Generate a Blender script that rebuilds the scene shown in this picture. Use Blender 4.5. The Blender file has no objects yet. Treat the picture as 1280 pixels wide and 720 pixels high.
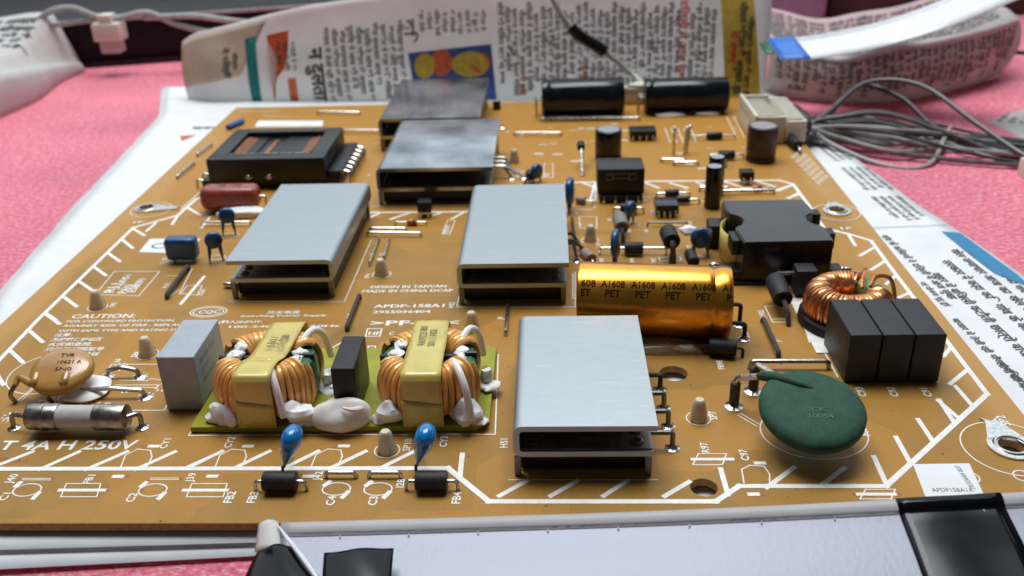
import bpy, bmesh, math, random
import numpy as np
from mathutils import Vector, Matrix, noise as mnoise
random.seed(7)
sc = bpy.context.scene
C = sc.collection
K = 0.1            # the script is written in millimetres; one Blender unit is one centimetre
# ------------------------------------------------------------------ camera
F_PX, PITCH, YAW, ROLL = 1170.0, math.radians(26.37), math.radians(2.68), math.radians(-1.855)
CAM = Vector((7.122, -125.732, 105.0))
_r, _u, _f = Vector((1, 0, 0)), Vector((0, math.sin(PITCH), math.cos(PITCH))), Vector((0, math.cos(PITCH), -math.sin(PITCH)))
_rz = Matrix.Rotation(YAW, 3, 'Z')
_r, _u, _f = _rz @ _r, _rz @ _u, _rz @ _f
CR = _r * math.cos(ROLL) + _u * math.sin(ROLL)
CU = _u * math.cos(ROLL) - _r * math.sin(ROLL)
CF = _f
cam_data = bpy.data.cameras.new('camera')
cam = bpy.data.objects.new('camera', cam_data)
C.objects.link(cam)
cam.matrix_world = Matrix.Translation(CAM * K) @ Matrix((CR, CU, -CF)).transposed().to_4x4()
cam_data.sensor_width = 36
cam_data.lens = 36 * F_PX / 1280
cam_data.clip_start = 0.05
cam_data.clip_end = 1000
cam_data.dof.use_dof = True
cam_data.dof.focus_distance = 18.0
cam_data.dof.aperture_fstop = 0.26
sc.camera = cam
# ------------------------------------------------------------------ light: daylight from a window behind the bench, dim room around
world = bpy.data.worlds.new('World')
sc.world = world
world.use_nodes = True
world.node_tree.nodes['Background'].inputs[0].default_value = (0.80, 0.87, 1.0, 1)
world.node_tree.nodes['Background'].inputs[1].default_value = 0.03
def area(name, loc, target, sx, sy, power, col):
    d = bpy.data.lights.new(name, 'AREA')
    d.shape = 'RECTANGLE'; d.size = sx * K; d.size_y = sy * K
    d.energy = power; d.color = col
    o = bpy.data.objects.new(name, d); C.objects.link(o)
    o.location = Vector(loc) * K
    o.rotation_euler = (Vector(target) - Vector(loc)).to_track_quat('-Z', 'Y').to_euler()
    return o
area('window_light', (-60, 1000, 760), (0, 80, 0), 2400, 1100, 68000, (0.80, 0.91, 1.0))
area('ceiling_light', (-60, 330, 900), (0, 60, 0), 700, 400, 66000, (0.93, 0.97, 1.0))
sc.view_settings.view_transform = 'Standard'
sc.view_settings.look = 'None'
sc.view_settings.exposure = 0.58
sc.view_settings.gamma = 1
sc.cycles.use_denoising = True
sc.cycles.max_bounces = 8

# ------------------------------------------------------------------ helpers
def ray(px, py): return CF + CR * ((px - 640) / F_PX) - CU * ((py - 360) / F_PX)
def P(px, py, z=0.0):
    d = ray(px, py); t = (z - CAM.z) / d.z
    return CAM + d * t
def PY(px, py, y):                       # the point of a vertical plane y = const
    d = ray(px, py); t = (y - CAM.y) / d.y
    return CAM + d * t
def cr(s, ox, oy, pts): return [(ox + x / s, oy + y / s) for x, y in pts]

def lin(r, g, b):
    f = lambda c: ((c / 255 + 0.055) / 1.055) ** 2.4 if c > 10 else c / 255 / 12.92
    return (f(r), f(g), f(b), 1)
MATS = {}
def mat(name, col, rough=0.5, metal=0.0, var=0.12, scale=4.0, bump=0.0, bscale=40.0, spec=0.5, coat=0.0, stretch=(1, 1, 1), rvar=0.1,
        dust=0.0, trans=0.0, alpha=1.0, sss=0.0, col2=None, transl=0.0, scratch=0.0):
    m = bpy.data.materials.new(name); m.use_nodes = True
    nt = m.node_tree; N = nt.nodes; L = nt.links
    b = N['Principled BSDF']
    col = tuple(col[:3])
    geo = N.new('ShaderNodeNewGeometry'); mp = N.new('ShaderNodeMapping'); mp.inputs['Scale'].default_value = stretch
    L.new(geo.outputs['Position'], mp.inputs['Vector'])
    nz = N.new('ShaderNodeTexNoise'); nz.inputs['Scale'].default_value = scale; nz.inputs['Detail'].default_value = 5
    L.new(mp.outputs[0], nz.inputs['Vector'])
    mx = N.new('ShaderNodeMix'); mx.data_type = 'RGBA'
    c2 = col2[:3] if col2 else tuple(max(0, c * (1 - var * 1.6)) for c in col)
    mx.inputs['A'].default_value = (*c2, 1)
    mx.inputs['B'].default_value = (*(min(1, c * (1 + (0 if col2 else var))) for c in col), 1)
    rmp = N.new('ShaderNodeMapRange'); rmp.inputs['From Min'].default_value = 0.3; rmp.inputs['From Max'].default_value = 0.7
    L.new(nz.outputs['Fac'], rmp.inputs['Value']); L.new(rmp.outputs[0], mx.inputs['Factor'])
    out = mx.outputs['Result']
    if dust:
        n2 = N.new('ShaderNodeTexNoise'); n2.inputs['Scale'].default_value = 22; n2.inputs['Detail'].default_value = 8; n2.inputs['Roughness'].default_value = 0.75
        L.new(geo.outputs['Position'], n2.inputs['Vector'])
        r2 = N.new('ShaderNodeMapRange'); r2.inputs['From Min'].default_value = 0.5; r2.inputs['From Max'].default_value = 0.75; r2.inputs['To Max'].default_value = dust
        L.new(n2.outputs['Fac'], r2.inputs['Value'])
        sx = N.new('ShaderNodeSeparateXYZ'); L.new(geo.outputs['Normal'], sx.inputs[0])
        mu = N.new('ShaderNodeMath'); mu.operation = 'MULTIPLY'; mu.use_clamp = True
        L.new(sx.outputs['Z'], mu.inputs[0]); L.new(r2.outputs[0], mu.inputs[1])
        m2 = N.new('ShaderNodeMix'); m2.data_type = 'RGBA'; m2.inputs['B'].default_value = (0.30, 0.26, 0.21, 1)
        L.new(mu.outputs[0], m2.inputs['Factor']); L.new(out, m2.inputs['A']); out = m2.outputs['Result']
    if scratch:
        for rot_, sc_ in ((0.12, 2.2), (1.1, 1.6)):
            m3 = N.new('ShaderNodeMapping'); m3.inputs['Rotation'].default_value = (0, 0, rot_); m3.inputs['Scale'].default_value = (.5, 22, 1); L.new(geo.outputs['Position'], m3.inputs['Vector'])
            n4 = N.new('ShaderNodeTexNoise'); n4.inputs['Scale'].default_value = sc_; n4.inputs['Detail'].default_value = 3; n4.inputs['Distortion'].default_value = .3; L.new(m3.outputs[0], n4.inputs['Vector'])
            r4 = N.new('ShaderNodeMapRange'); r4.inputs['From Min'].default_value = .66; r4.inputs['From Max'].default_value = .74; r4.inputs['To Max'].default_value = scratch; L.new(n4.outputs['Fac'], r4.inputs['Value'])
            x4 = N.new('ShaderNodeMix'); x4.data_type = 'RGBA'; x4.inputs['B'].default_value = (.85, .87, .9, 1); L.new(r4.outputs[0], x4.inputs['Factor']); L.new(out, x4.inputs['A']); out = x4.outputs['Result']
    L.new(out, b.inputs['Base Color'])
    rr = N.new('ShaderNodeMapRange'); rr.inputs['To Min'].default_value = max(0.02, rough - rvar); rr.inputs['To Max'].default_value = min(1, rough + rvar)
    L.new(nz.outputs['Fac'], rr.inputs['Value']); L.new(rr.outputs[0], b.inputs['Roughness'])
    b.inputs['Metallic'].default_value = metal
    b.inputs['Specular IOR Level'].default_value = spec
    b.inputs['Coat Weight'].default_value = coat; b.inputs['Coat Roughness'].default_value = 0.15
    b.inputs['Transmission Weight'].default_value = trans
    b.inputs['Alpha'].default_value = alpha
    if sss:
        b.inputs['Subsurface Weight'].default_value = sss; b.inputs['Subsurface Radius'].default_value = (0.12, 0.08, 0.06); b.inputs['Subsurface Scale'].default_value = 1.0
    if bump:
        n3 = N.new('ShaderNodeTexNoise'); n3.inputs['Scale'].default_value = bscale; n3.inputs['Detail'].default_value = 6
        L.new(mp.outputs[0], n3.inputs['Vector'])
        bp = N.new('ShaderNodeBump'); bp.inputs['Strength'].default_value = bump; bp.inputs['Distance'].default_value = 0.02
        L.new(n3.outputs['Fac'], bp.inputs['Height']); L.new(bp.outputs[0], b.inputs['Normal'])
    if transl:
        tr = N.new('ShaderNodeBsdfTranslucent'); ms = N.new('ShaderNodeMixShader'); ms.inputs[0].default_value = transl
        L.new(out, tr.inputs['Color']); L.new(b.outputs[0], ms.inputs[1]); L.new(tr.outputs[0], ms.inputs[2]); L.new(ms.outputs[0], N['Material Output'].inputs['Surface'])
    MATS[name] = m
    return m

def frame_of(d):
    d = Vector(d).normalized()
    a = Vector((0, 0, 1)) if abs(d.z) < 0.9 else Vector((1, 0, 0))
    x = d.cross(a).normalized(); return x, d.cross(x).normalized(), d

class MB:
    def __init__(s): s.v = []; s.f = []; s.m = []
    def add(s, vs, fs, mi=0):
        n = len(s.v); s.v += [tuple(v) for v in vs]; s.f += [tuple(i + n for i in f) for f in fs]; s.m += [mi] * len(fs); return s
    def box(s, x0, x1, y0, y1, z0, z1, bev=0.0, seg=2, M=None, mi=0, taper=None):
        bm = bmesh.new(); bmesh.ops.create_cube(bm, size=1)
        for v in bm.verts:
            v.co = Vector(((x0 + x1) / 2 + v.co.x * (x1 - x0), (y0 + y1) / 2 + v.co.y * (y1 - y0), (z0 + z1) / 2 + v.co.z * (z1 - z0)))
            if taper and v.co.z > (z0 + z1) / 2:
                v.co.x += (taper if v.co.x < (x0 + x1) / 2 else -taper); v.co.y += (taper if v.co.y < (y0 + y1) / 2 else -taper)
        if bev: bmesh.ops.bevel(bm, geom=bm.edges[:], offset=bev, segments=seg, affect='EDGES', profile=0.6)
        if M: bm.transform(M)
        bm.verts.index_update()
        s.add([v.co[:] for v in bm.verts], [[v.index for v in f.verts] for f in bm.faces], mi); bm.free(); return s
    def lathe(s, base, axis, prof, seg=20, mi=0, cap=True, el=1.0):
        x, y, d = frame_of(axis); b = Vector(base); vs = []; fs = []
        for (r, h) in prof:
            for k in range(seg):
                a = 2 * math.pi * k / seg
                vs.append(b + d * h + x * (r * math.cos(a)) + y * (r * el * math.sin(a)))
        for i in range(len(prof) - 1):
            for k in range(seg):
                k2 = (k + 1) % seg
                fs.append((i * seg + k, (i + 1) * seg + k, (i + 1) * seg + k2, i * seg + k2))
        if cap:
            fs.append(tuple(range(seg))); fs.append(tuple(reversed(range((len(prof) - 1) * seg, len(prof) * seg))))
        return s.add(vs, fs, mi)
    def cyl(s, a, b, r, seg=18, bev=0.0, mi=0):
        a = Vector(a); b = Vector(b); L = (b - a).length
        pr = [(r, 0), (r, L)] if not bev else [(r - bev, 0), (r - bev * .3, bev * .3), (r, bev), (r, L - bev), (r - bev * .3, L - bev * .3), (r - bev, L)]
        return s.lathe(a, b - a, pr, seg, mi)
    def tube(s, pts, r, seg=8, mi=0, closed=False):
        pts = [Vector(p) for p in pts]; n = len(pts); rs = r if isinstance(r, (list, tuple)) else [r] * n
        vs = []; fs = []; t0 = None; x = None
        for i, p in enumerate(pts):
            t = (pts[min(i + 1, n - 1)] - pts[max(i - 1, 0)])
            if t.length < 1e-9: t = Vector((0, 0, 1))
            t.normalize()
            if x is None: x, y, _ = frame_of(t)
            else:
                q = t0.rotation_difference(t); x = q @ x
                x = (x - t * x.dot(t)).normalized()
            y = t.cross(x); t0 = t
            for k in range(seg):
                a = 2 * math.pi * k / seg
                vs.append(p + x * (rs[i] * math.cos(a)) + y * (rs[i] * math.sin(a)))
        for i in range(n - 1):
            for k in range(seg):
                k2 = (k + 1) % seg
                fs.append((i * seg + k, i * seg + k2, (i + 1) * seg + k2, (i + 1) * seg + k))
        fs.append(tuple(reversed(range(seg)))); fs.append(tuple(range((n - 1) * seg, n * seg)))
        return s.add(vs, fs, mi)
    def blob(s, c, r, jit=0.18, seg=18, rings=10, sd=0, flat=None, mi=0, freq=0.85, rot=0.0):
        c = Vector(c); vs = []; fs = []
        for i in range(rings + 1):
            th = math.pi * i / rings
            for k in range(seg):
                a = 2 * math.pi * k / seg
                d = Vector((math.sin(th) * math.cos(a), math.sin(th) * math.sin(a), math.cos(th)))
                q = 1 + jit * mnoise.noise(Vector((d.x * 2.1 + sd * 7.3, d.y * 2.1, d.z * 2.1)) / freq * 0.5)
                w = Vector((d.x * r[0], d.y * r[1], d.z * r[2])) * q
                w = Vector((w.x * math.cos(rot) - w.y * math.sin(rot), w.x * math.sin(rot) + w.y * math.cos(rot), w.z))
                p = c + w
                if flat is not None and p.z < flat: p.z = flat
                vs.append(p)
        for i in range(rings):
            for k in range(seg):
                k2 = (k + 1) % seg
                fs.append((i * seg + k, (i + 1) * seg + k, (i + 1) * seg + k2, i * seg + k2))
        return s.add(vs, fs, mi)
    def prism(s, poly, z0, z1, mi=0):      # polygon in xy, counter-clockwise
        n = len(poly); vs = [(x, y, z0) for x, y in poly] + [(x, y, z1) for x, y in poly]
        fs = [tuple(reversed(range(n))), tuple(range(n, 2 * n))] + [(k, (k + 1) % n, n + (k + 1) % n, n + k) for k in range(n)]
        return s.add(vs, fs, mi)
    def grid(s, fn, nu, nv, mi=0, flip=False):
        vs = [fn(i / nu, j / nv) for j in range(nv + 1) for i in range(nu + 1)]
        fs = [(j * (nu + 1) + i, j * (nu + 1) + i + 1, (j + 1) * (nu + 1) + i + 1, (j + 1) * (nu + 1) + i) for j in range(nv) for i in range(nu)]
        if flip: fs = [tuple(reversed(f)) for f in fs]
        return s.add(vs, fs, mi)
    def build(s, name, mats, parent=None, label=None, smooth=True, cat=None, group=None, kind=None, angle=35, solid=0.0, origin=None):
        if not isinstance(mats, (list, tuple)): mats = [mats]
        mats = [MATS[m] if isinstance(m, str) else m for m in mats]
        co = np.array(s.v, dtype=float).reshape(-1, 3)
        o3 = np.array(origin if origin is not None else ((co[:, 0].min() + co[:, 0].max()) / 2, (co[:, 1].min() + co[:, 1].max()) / 2, co[:, 2].min()))
        me = bpy.data.meshes.new(name); me.from_pydata(((co - o3) * K).tolist(), [], s.f)
        for m in mats: me.materials.append(m)
        me.polygons.foreach_set('material_index', s.m)
        if smooth:
            me.polygons.foreach_set('use_smooth', [True] * len(s.f)); me.set_sharp_from_angle(angle=math.radians(angle))
        me.update()
        o = bpy.data.objects.new(name, me); C.objects.link(o)
        o['wx'] = float(o3[0]); o['wy'] = float(o3[1]); o['wz'] = float(o3[2])
        pl = (parent['wx'], parent['wy'], parent['wz']) if parent else (0, 0, 0)
        o.location = [(o3[k] - pl[k]) * K for k in range(3)]
        if parent: o.parent = parent
        if label: o['label'] = label
        if cat: o['category'] = cat
        if group: o['group'] = group
        if kind: o['kind'] = kind
        if solid:
            md = o.modifiers.new('thickness', 'SOLIDIFY'); md.thickness = solid * K; md.offset = -1
        return o
def empty(name, loc, label, cat, group=None):
    o = bpy.data.objects.new(name, None); C.objects.link(o)
    o.empty_display_size = 0.2
    o['wx'], o['wy'], o['wz'] = [float(c) for c in loc]
    o.location = [c * K for c in loc]; o['label'] = label; o['category'] = cat
    if group: o['group'] = group
    return o
def dup(o, dx, dy, label=None, rz=0.0, sc_=None, parent=None):
    c = o.copy(); C.objects.link(c)
    c.location = (o.location[0] + dx * K, o.location[1] + dy * K, o.location[2])
    c['wx'] = o['wx'] + dx; c['wy'] = o['wy'] + dy
    if rz: c.rotation_euler.z = o.rotation_euler.z + rz
    if sc_: c.scale = sc_
    if label: c['label'] = label
    if parent: c.parent = parent
    for ch in list(o.children):
        k = ch.copy(); C.objects.link(k); k.parent = c
    return c
def bez(p0, p1, p2, p3, n=16):
    p0, p1, p2, p3 = map(Vector, (p0, p1, p2, p3)); out = []
    for i in range(n + 1):
        t = i / n; u = 1 - t
        out.append(p0 * u ** 3 + p1 * 3 * u * u * t + p2 * 3 * u * t * t + p3 * t ** 3)
    return out
def spline(pts, n=8):
    pts = [Vector(p) for p in pts]; out = []
    q = [pts[0] * 2 - pts[1]] + pts + [pts[-1] * 2 - pts[-2]]
    for i in range(1, len(q) - 2):
        for k in range(n):
            t = k / n; a, b, c_, d = q[i - 1], q[i], q[i + 1], q[i + 2]
            out.append(0.5 * ((2 * b) + (c_ - a) * t + (2 * a - 5 * b + 4 * c_ - d) * t * t + (3 * b - a - 3 * c_ + d) * t ** 3))
    out.append(pts[-1]); return out
def bend(pts, r=0.7, n=4):                 # polyline with rounded corners
    pts = [Vector(p) for p in pts]; out = [pts[0]]
    for i in range(1, len(pts) - 1):
        a, b, c_ = pts[i - 1], pts[i], pts[i + 1]
        ra = min(r, (a - b).length * .45, (c_ - b).length * .45)
        s_, e_ = b + (a - b).normalized() * ra, b + (c_ - b).normalized() * ra
        for k in range(n + 1):
            t = k / n; out.append(s_ * (1 - t) ** 2 + b * 2 * t * (1 - t) + e_ * t * t)
    out.append(pts[-1]); return out

# text as flat mesh, cached; returns vertices (N,2) scaled to cap height 1 and faces
_tc = {}
def text2d(s, off=0.0):
    s0 = s; s = (s, off)
    if s in _tc: return _tc[s]
    cu = bpy.data.curves.new('t', 'FONT'); cu.body = s0; cu.resolution_u = 2; cu.offset = off
    ob = bpy.data.objects.new('t', cu); C.objects.link(ob)
    dg = bpy.context.evaluated_depsgraph_get(); ev = ob.evaluated_get(dg); me = ev.to_mesh()
    v = np.array([x.co[:2] for x in me.vertices]).reshape(-1, 2); f = [tuple(p.vertices) for p in me.polygons]
    ev.to_mesh_clear(); bpy.data.objects.remove(ob); bpy.data.curves.remove(cu)
    if len(v): v = v - np.array([v[:, 0].min(), 0])
    v = v / 0.70
    _tc[s] = (v, f); return _tc[s]
def put_text(mb, s, org, ux, uy, h, width=None, mi=0, fn=None, bold=0.0):
    v, f = text2d(s, bold)
    if not len(v): return
    sx = (width / v[:, 0].max()) if width else h
    org = Vector(org); ux = Vector(ux); uy = Vector(uy)
    pts = [org + ux * (a * sx) + uy * (b * h) for a, b in v]
    if fn: pts = [fn(p) for p in pts]
    mb.add(pts, f, mi)
_sz = [0]
def strip2d(mb, pts, w, z, closed=False, mi=0, cap=True):   # flat line of width w on the board
    pts = [Vector((p[0], p[1], 0)) for p in pts]
    if closed: pts = pts + [pts[0]]
    zb_ = z
    for a, b in zip(pts, pts[1:]):
        z = zb_ - .0004 * _sz[0]
        d = (b - a)
        if d.length < 1e-6: continue
        d.normalize(); n = Vector((-d.y, d.x, 0)) * (w / 2); e = d * (w / 2 if cap else 0)
        mb.add([(a - e + n).xy[:] + (z,), (a - e - n).xy[:] + (z,), (b + e - n).xy[:] + (z,), (b + e + n).xy[:] + (z,)], [(0, 1, 2, 3)], mi)
        _sz[0] = (_sz[0] + 1) % 97
# ------------------------------------------------------------------ materials
def board_material():
    m = bpy.data.materials.new('phenolic_board'); m.use_nodes = True; nt = m.node_tree; N = nt.nodes; L = nt.links
    b = N['Principled BSDF']; geo = N.new('ShaderNodeNewGeometry'); sp = N.new('ShaderNodeSeparateXYZ'); L.new(geo.outputs['Position'], sp.inputs[0])
    def math_(op, a, b_=None, clamp=False):
        n = N.new('ShaderNodeMath'); n.operation = op; n.use_clamp = clamp
        for i, q in enumerate((a, b_)):
            if q is None: continue
            if isinstance(q, (int, float)): n.inputs[i].default_value = q
            else: L.new(q, n.inputs[i])
        return n.outputs[0]
    def mix(f, a, b_):
        n = N.new('ShaderNodeMix'); n.data_type = 'RGBA'
        for k, q in (('Factor', f), ('A', a), ('B', b_)):
            if isinstance(q, (int, float)): n.inputs[k].default_value = q
            elif isinstance(q, tuple): n.inputs[k].default_value = (*q, 1)
            else: L.new(q, n.inputs[k])
        return n.outputs['Result']
    def noise(sc_, det, lo, hi, vec=None, rough=.5):
        n = N.new('ShaderNodeTexNoise'); n.inputs['Scale'].default_value = sc_; n.inputs['Detail'].default_value = det; n.inputs['Roughness'].default_value = rough
        L.new(vec or geo.outputs['Position'], n.inputs['Vector'])
        r = N.new('ShaderNodeMapRange'); r.inputs['From Min'].default_value = lo; r.inputs['From Max'].default_value = hi; L.new(n.outputs['Fac'], r.inputs['Value'])
        return r.outputs[0]
    # bare laminate along the edges (no copper beneath), olive over the copper
    dl = math_('ADD', sp.outputs['X'], 12.63); dr = math_('SUBTRACT', 9.8, sp.outputs['X'])
    dx = math_('MINIMUM', dl, dr)
    bend_ = noise(0.35, 2, .3, .7)
    d = math_('ADD', dx, math_('MULTIPLY', bend_, 0.5))
    edge = math_('SUBTRACT', 1.0, math_('MULTIPLY', math_('SUBTRACT', d, 0.75), 2.0), True)
    v = N.new('ShaderNodeTexVoronoi'); v.distance = 'CHEBYCHEV'; v.inputs['Scale'].default_value = 0.42; v.inputs['Randomness'].default_value = 0.8
    L.new(geo.outputs['Position'], v.inputs['Vector'])
    vs = N.new('ShaderNodeSeparateColor'); L.new(v.outputs['Color'], vs.inputs[0])
    v2 = N.new('ShaderNodeTexVoronoi'); v2.distance = 'CHEBYCHEV'; v2.feature = 'DISTANCE_TO_EDGE' if False else 'F1'; v2.inputs['Scale'].default_value = 0.42; v2.inputs['Randomness'].default_value = 0.8
    blk = math_('MULTIPLY', vs.outputs[0], 1.0)
    olive = (0.285, 0.155, 0.030); warm = (0.47, 0.225, 0.040); edgec = (0.49, 0.26, 0.070)
    back = math_('MULTIPLY', math_('SUBTRACT', sp.outputs['Y'], 13.2), 1.2, True)  # far half turned warmer: glare on the laminate put into its colour
    f1 = math_('ADD', math_('MULTIPLY', blk, 0.65), math_('MULTIPLY', noise(0.9, 5, .3, .7), 0.4))
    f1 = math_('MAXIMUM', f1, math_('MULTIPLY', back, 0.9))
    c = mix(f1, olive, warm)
    c = mix(edge, c, edgec)
    c = mix(math_('MULTIPLY', noise(30, 8, .45, .8), 0.25), c, (0.62, 0.40, 0.20))      # fine dusty bloom
    # soot and stains round the hot parts
    def spot(x, y, r0, r1):
        q = math_('SQRT', math_('ADD', math_('POWER', math_('SUBTRACT', sp.outputs['X'], x), 2.0), math_('POWER', math_('SUBTRACT', sp.outputs['Y'], y), 2.0)))
        r = N.new('ShaderNodeMapRange'); r.inputs['From Min'].default_value = r1; r.inputs['From Max'].default_value = r0; L.new(q, r.inputs['Value']); return r.outputs[0]
    so = math_('MULTIPLY', math_('MAXIMUM', spot(4.5, 5.5, .3, 1.3), math_('MULTIPLY', spot(4.9, 3.4, .2, 1.7), .6)), noise(3, 8, .25, .75, rough=.7))
    c = mix(math_('MULTIPLY', so, 0.75, True), c, (0.045, 0.028, 0.016))
    sk = math_('MULTIPLY', math_('MAXIMUM', math_('MAXIMUM', spot(-9.1, 9.5, .2, 1.4), spot(4.2, 9.6, .3, 2.2)), spot(-4.5, 6.4, .1, 1.1)), noise(1.5, 7, .3, .8))
    c = mix(math_('MULTIPLY', sk, 0.5, True), c, (0.12, 0.07, 0.03))
    n = N.new('ShaderNodeTexVoronoi'); n.inputs['Scale'].default_value = 5.0; L.new(geo.outputs['Position'], n.inputs['Vector'])
    nsep = N.new('ShaderNodeSeparateColor'); L.new(n.outputs['Color'], nsep.inputs[0])
    thr = math_('MULTIPLY', math_('LESS_THAN', n.outputs['Distance'], math_('MULTIPLY', nsep.outputs[0], 0.13)), math_('GREATER_THAN', nsep.outputs[1], 0.72))
    c = mix(math_('MULTIPLY', thr, 0.8), c, (0.06, 0.035, 0.02))
    L.new(c, b.inputs['Base Color'])
    rr = N.new('ShaderNodeMapRange'); rr.inputs['To Min'].default_value = 0.33; rr.inputs['To Max'].default_value = 0.55; L.new(noise(2.0, 6, .3, .7), rr.inputs['Value'])
    L.new(rr.outputs[0], b.inputs['Roughness']); b.inputs['Specular IOR Level'].default_value = 0.17
    nb = N.new('ShaderNodeTexNoise'); nb.inputs['Scale'].default_value = 30; nb.inputs['Detail'].default_value = 4; L.new(geo.outputs['Position'], nb.inputs['Vector'])
    bp = N.new('ShaderNodeBump'); bp.inputs['Strength'].default_value = 0.12; bp.inputs['Distance'].default_value = 0.01; L.new(nb.outputs['Fac'], bp.inputs['Height']); L.new(bp.outputs[0], b.inputs['Normal'])
    MATS['board'] = m
board_material()
mat('silk', (0.86, 0.84, 0.78), 0.5, var=0.07, scale=6)
mat('board_edge', (0.42, 0.21, 0.06), 0.7, var=.2, scale=10)
mat('bare_hole', (0.42, 0.14, 0.025), 0.6, var=.25, scale=8)
mat('aluminium', (0.385, 0.42, 0.435), 0.44, metal=.80, var=0.02, scale=6, bump=0.03, bscale=26, stretch=(0.7, 1.6, 1), rvar=.025, dust=.10, scratch=.25)
mat('polished_aluminium', (0.60, 0.64, 0.68), 0.20, metal=.9, var=0.1, scale=0.60, bump=0.05, bscale=1.0, rvar=.08, dust=.02, col2=(0.13, 0.155, 0.17), scratch=.1)  # dark clouds in the colour imitate mottled reflections
mat('dark_steel', (0.20, 0.19, 0.175), 0.42, metal=.75, var=.2, scale=6, dust=.15)
mat('tinned', (0.62, 0.60, 0.56), 0.28, metal=1, var=.2, scale=12, bump=.15, bscale=30)
mat('solder', (0.72, 0.71, 0.68), 0.22, metal=1, var=.15, scale=15, bump=.3, bscale=20)
mat('dusty_wire', (0.085, 0.072, 0.058), 0.85, metal=.2, var=.4, scale=20, bump=.8, bscale=45)
mat('black_plastic', (0.010, 0.010, 0.011), 0.40, var=.3, scale=3, bump=.06, bscale=30, spec=.35, dust=.03)
mat('black_gloss', (0.007, 0.008, 0.010), 0.20, var=.3, scale=3, dust=.03, spec=.4)
mat('black_matt', (0.016, 0.016, 0.018), 0.55, var=.3, scale=6, bump=.25, bscale=40, spec=.35, dust=.10)
mat('ferrite', (0.016, 0.017, 0.018), 0.40, var=.25, scale=4, bump=.10, bscale=20, spec=.4, dust=.05)
mat('cap_black', (0.006, 0.007, 0.010), 0.48, var=.12, scale=4, bump=.06, bscale=35, spec=.42, dust=.05)
mat('grey_plastic', (0.38, 0.42, 0.46), 0.5, var=.06, scale=4, bump=.05, bscale=50, dust=.06)
mat('copper', (0.74, 0.30, 0.12), 0.28, metal=.85, var=.15, scale=5)
mat('copper_dark', (0.34, 0.13, 0.055), 0.35, metal=.6, var=.2, scale=5)
mat('enamel_wire', (0.84, 0.42, 0.11), 0.32, metal=.12, var=.15, scale=5, coat=.3)
mat('green_core', (0.012, 0.13, 0.058), 0.4, var=.2, scale=5)
mat('light_green', (0.20, 0.36, 0.12), 0.45, var=.12, scale=5)
mat('yellow_tape', (0.66, 0.52, 0.12), 0.28, var=.06, scale=3, coat=.3, bump=.05, bscale=8)
mat('yellow_board', (0.33, 0.32, 0.022), 0.45, var=.12, scale=3, bump=.08, bscale=20, dust=.08, spec=.25)
mat('white_glue', (0.88, 0.86, 0.84), 0.40, var=.04, scale=3, sss=.2, bump=.10, bscale=6)
mat('cream_glue', (0.86, 0.79, 0.72), 0.42, var=.05, scale=3, sss=.15, bump=.10, bscale=6)
mat('cream_plastic', (0.66, 0.56, 0.40), 0.45, var=.08, scale=6, sss=.15)
mat('clear_glue', (0.62, 0.42, 0.22), 0.15, var=.15, scale=4, alpha=.45)
mat('blue_epoxy', (0.004, 0.19, 0.50), 0.18, var=.12, scale=5, coat=.4, spec=.5)
mat('dark_blue_epoxy', (0.006, 0.07, 0.21), 0.30, var=.25, scale=6, coat=.2, dust=.08)
mat('green_epoxy', (0.028, 0.085, 0.052), 0.75, var=.16, scale=5, bump=.28, bscale=45, dust=.16, spec=.25)
mat('pot_black', (0.020, 0.021, 0.022), 0.22, var=.3, scale=1.0, dust=.04, spec=.4, rvar=.20, col2=(0.005, 0.005, 0.006))
mat('green_epoxy_print', (0.045, 0.135, 0.088), 0.6)
mat('tan_epoxy', (0.47, 0.235, 0.058), 0.24, var=.08, scale=3, coat=.5, bump=.04, bscale=8)
mat('red_epoxy', (0.33, 0.060, 0.035), 0.32, var=.2, scale=5, coat=.2, dust=.2)
mat('gold_sleeve', (0.80, 0.36, 0.040), 0.27, metal=.88, var=.12, scale=1.5, coat=.2, rvar=.04)
mat('mauve', (0.28, 0.19, 0.17), 0.5, var=.15, scale=6, dust=.2)
mat('grey_epoxy', (0.20, 0.19, 0.17), 0.55, var=.15, scale=8, dust=.3)
mat('brown_sleeve', (0.035, 0.018, 0.020), 0.34, var=.2, scale=3)
mat('ink_black', (0.035, 0.032, 0.030), 0.6)
mat('ink_brown', (0.012, 0.008, 0.004), 0.9, spec=.05)
mat('mark_grey', (0.30, 0.30, 0.31), 0.6)
mat('ceramic', (0.50, 0.48, 0.46), 0.45, var=.06, scale=6)
mat('nickel_cap', (0.36, 0.34, 0.31), 0.34, metal=.95, var=.25, scale=6, bump=.2, bscale=14)
mat('orange_glass', (0.50, 0.10, 0.03), 0.12, var=.1, coat=.5)
mat('white_paper', (0.78, 0.79, 0.80), 0.75, var=.04, scale=1.2, bump=.25, bscale=2.5)
mat('newsprint', (0.80, 0.80, 0.78), 0.85, var=.04, scale=.8, bump=.6, bscale=1.1, transl=.70)
mat('newsprint_shaded', (0.72, 0.62, 0.50), 0.85, var=.10, scale=.5, bump=.6, bscale=1.1, transl=.5)  # newsprint darkened to beige, standing in for shade on the angled fold
mat('newsprint_fold', (0.80, 0.79, 0.76), 0.85, var=.05, scale=.8, bump=.3, bscale=2, transl=.4)
mat('pink_bounce_paper', (0.74, 0.68, 0.63), 0.85, var=.08, scale=.5, bump=.6, bscale=1.1, transl=.55)  # pink bounced off the foam is put into the parcel's paper colour
mat('ink_grey', (0.075, 0.072, 0.07), 0.8)
mat('ink_teal', (0.0, 0.20, 0.19), 0.7); mat('ink_orange', (0.72, 0.16, 0.06), 0.7); mat('ink_yellow', (0.66, 0.52, 0.08), 0.7)
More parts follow.
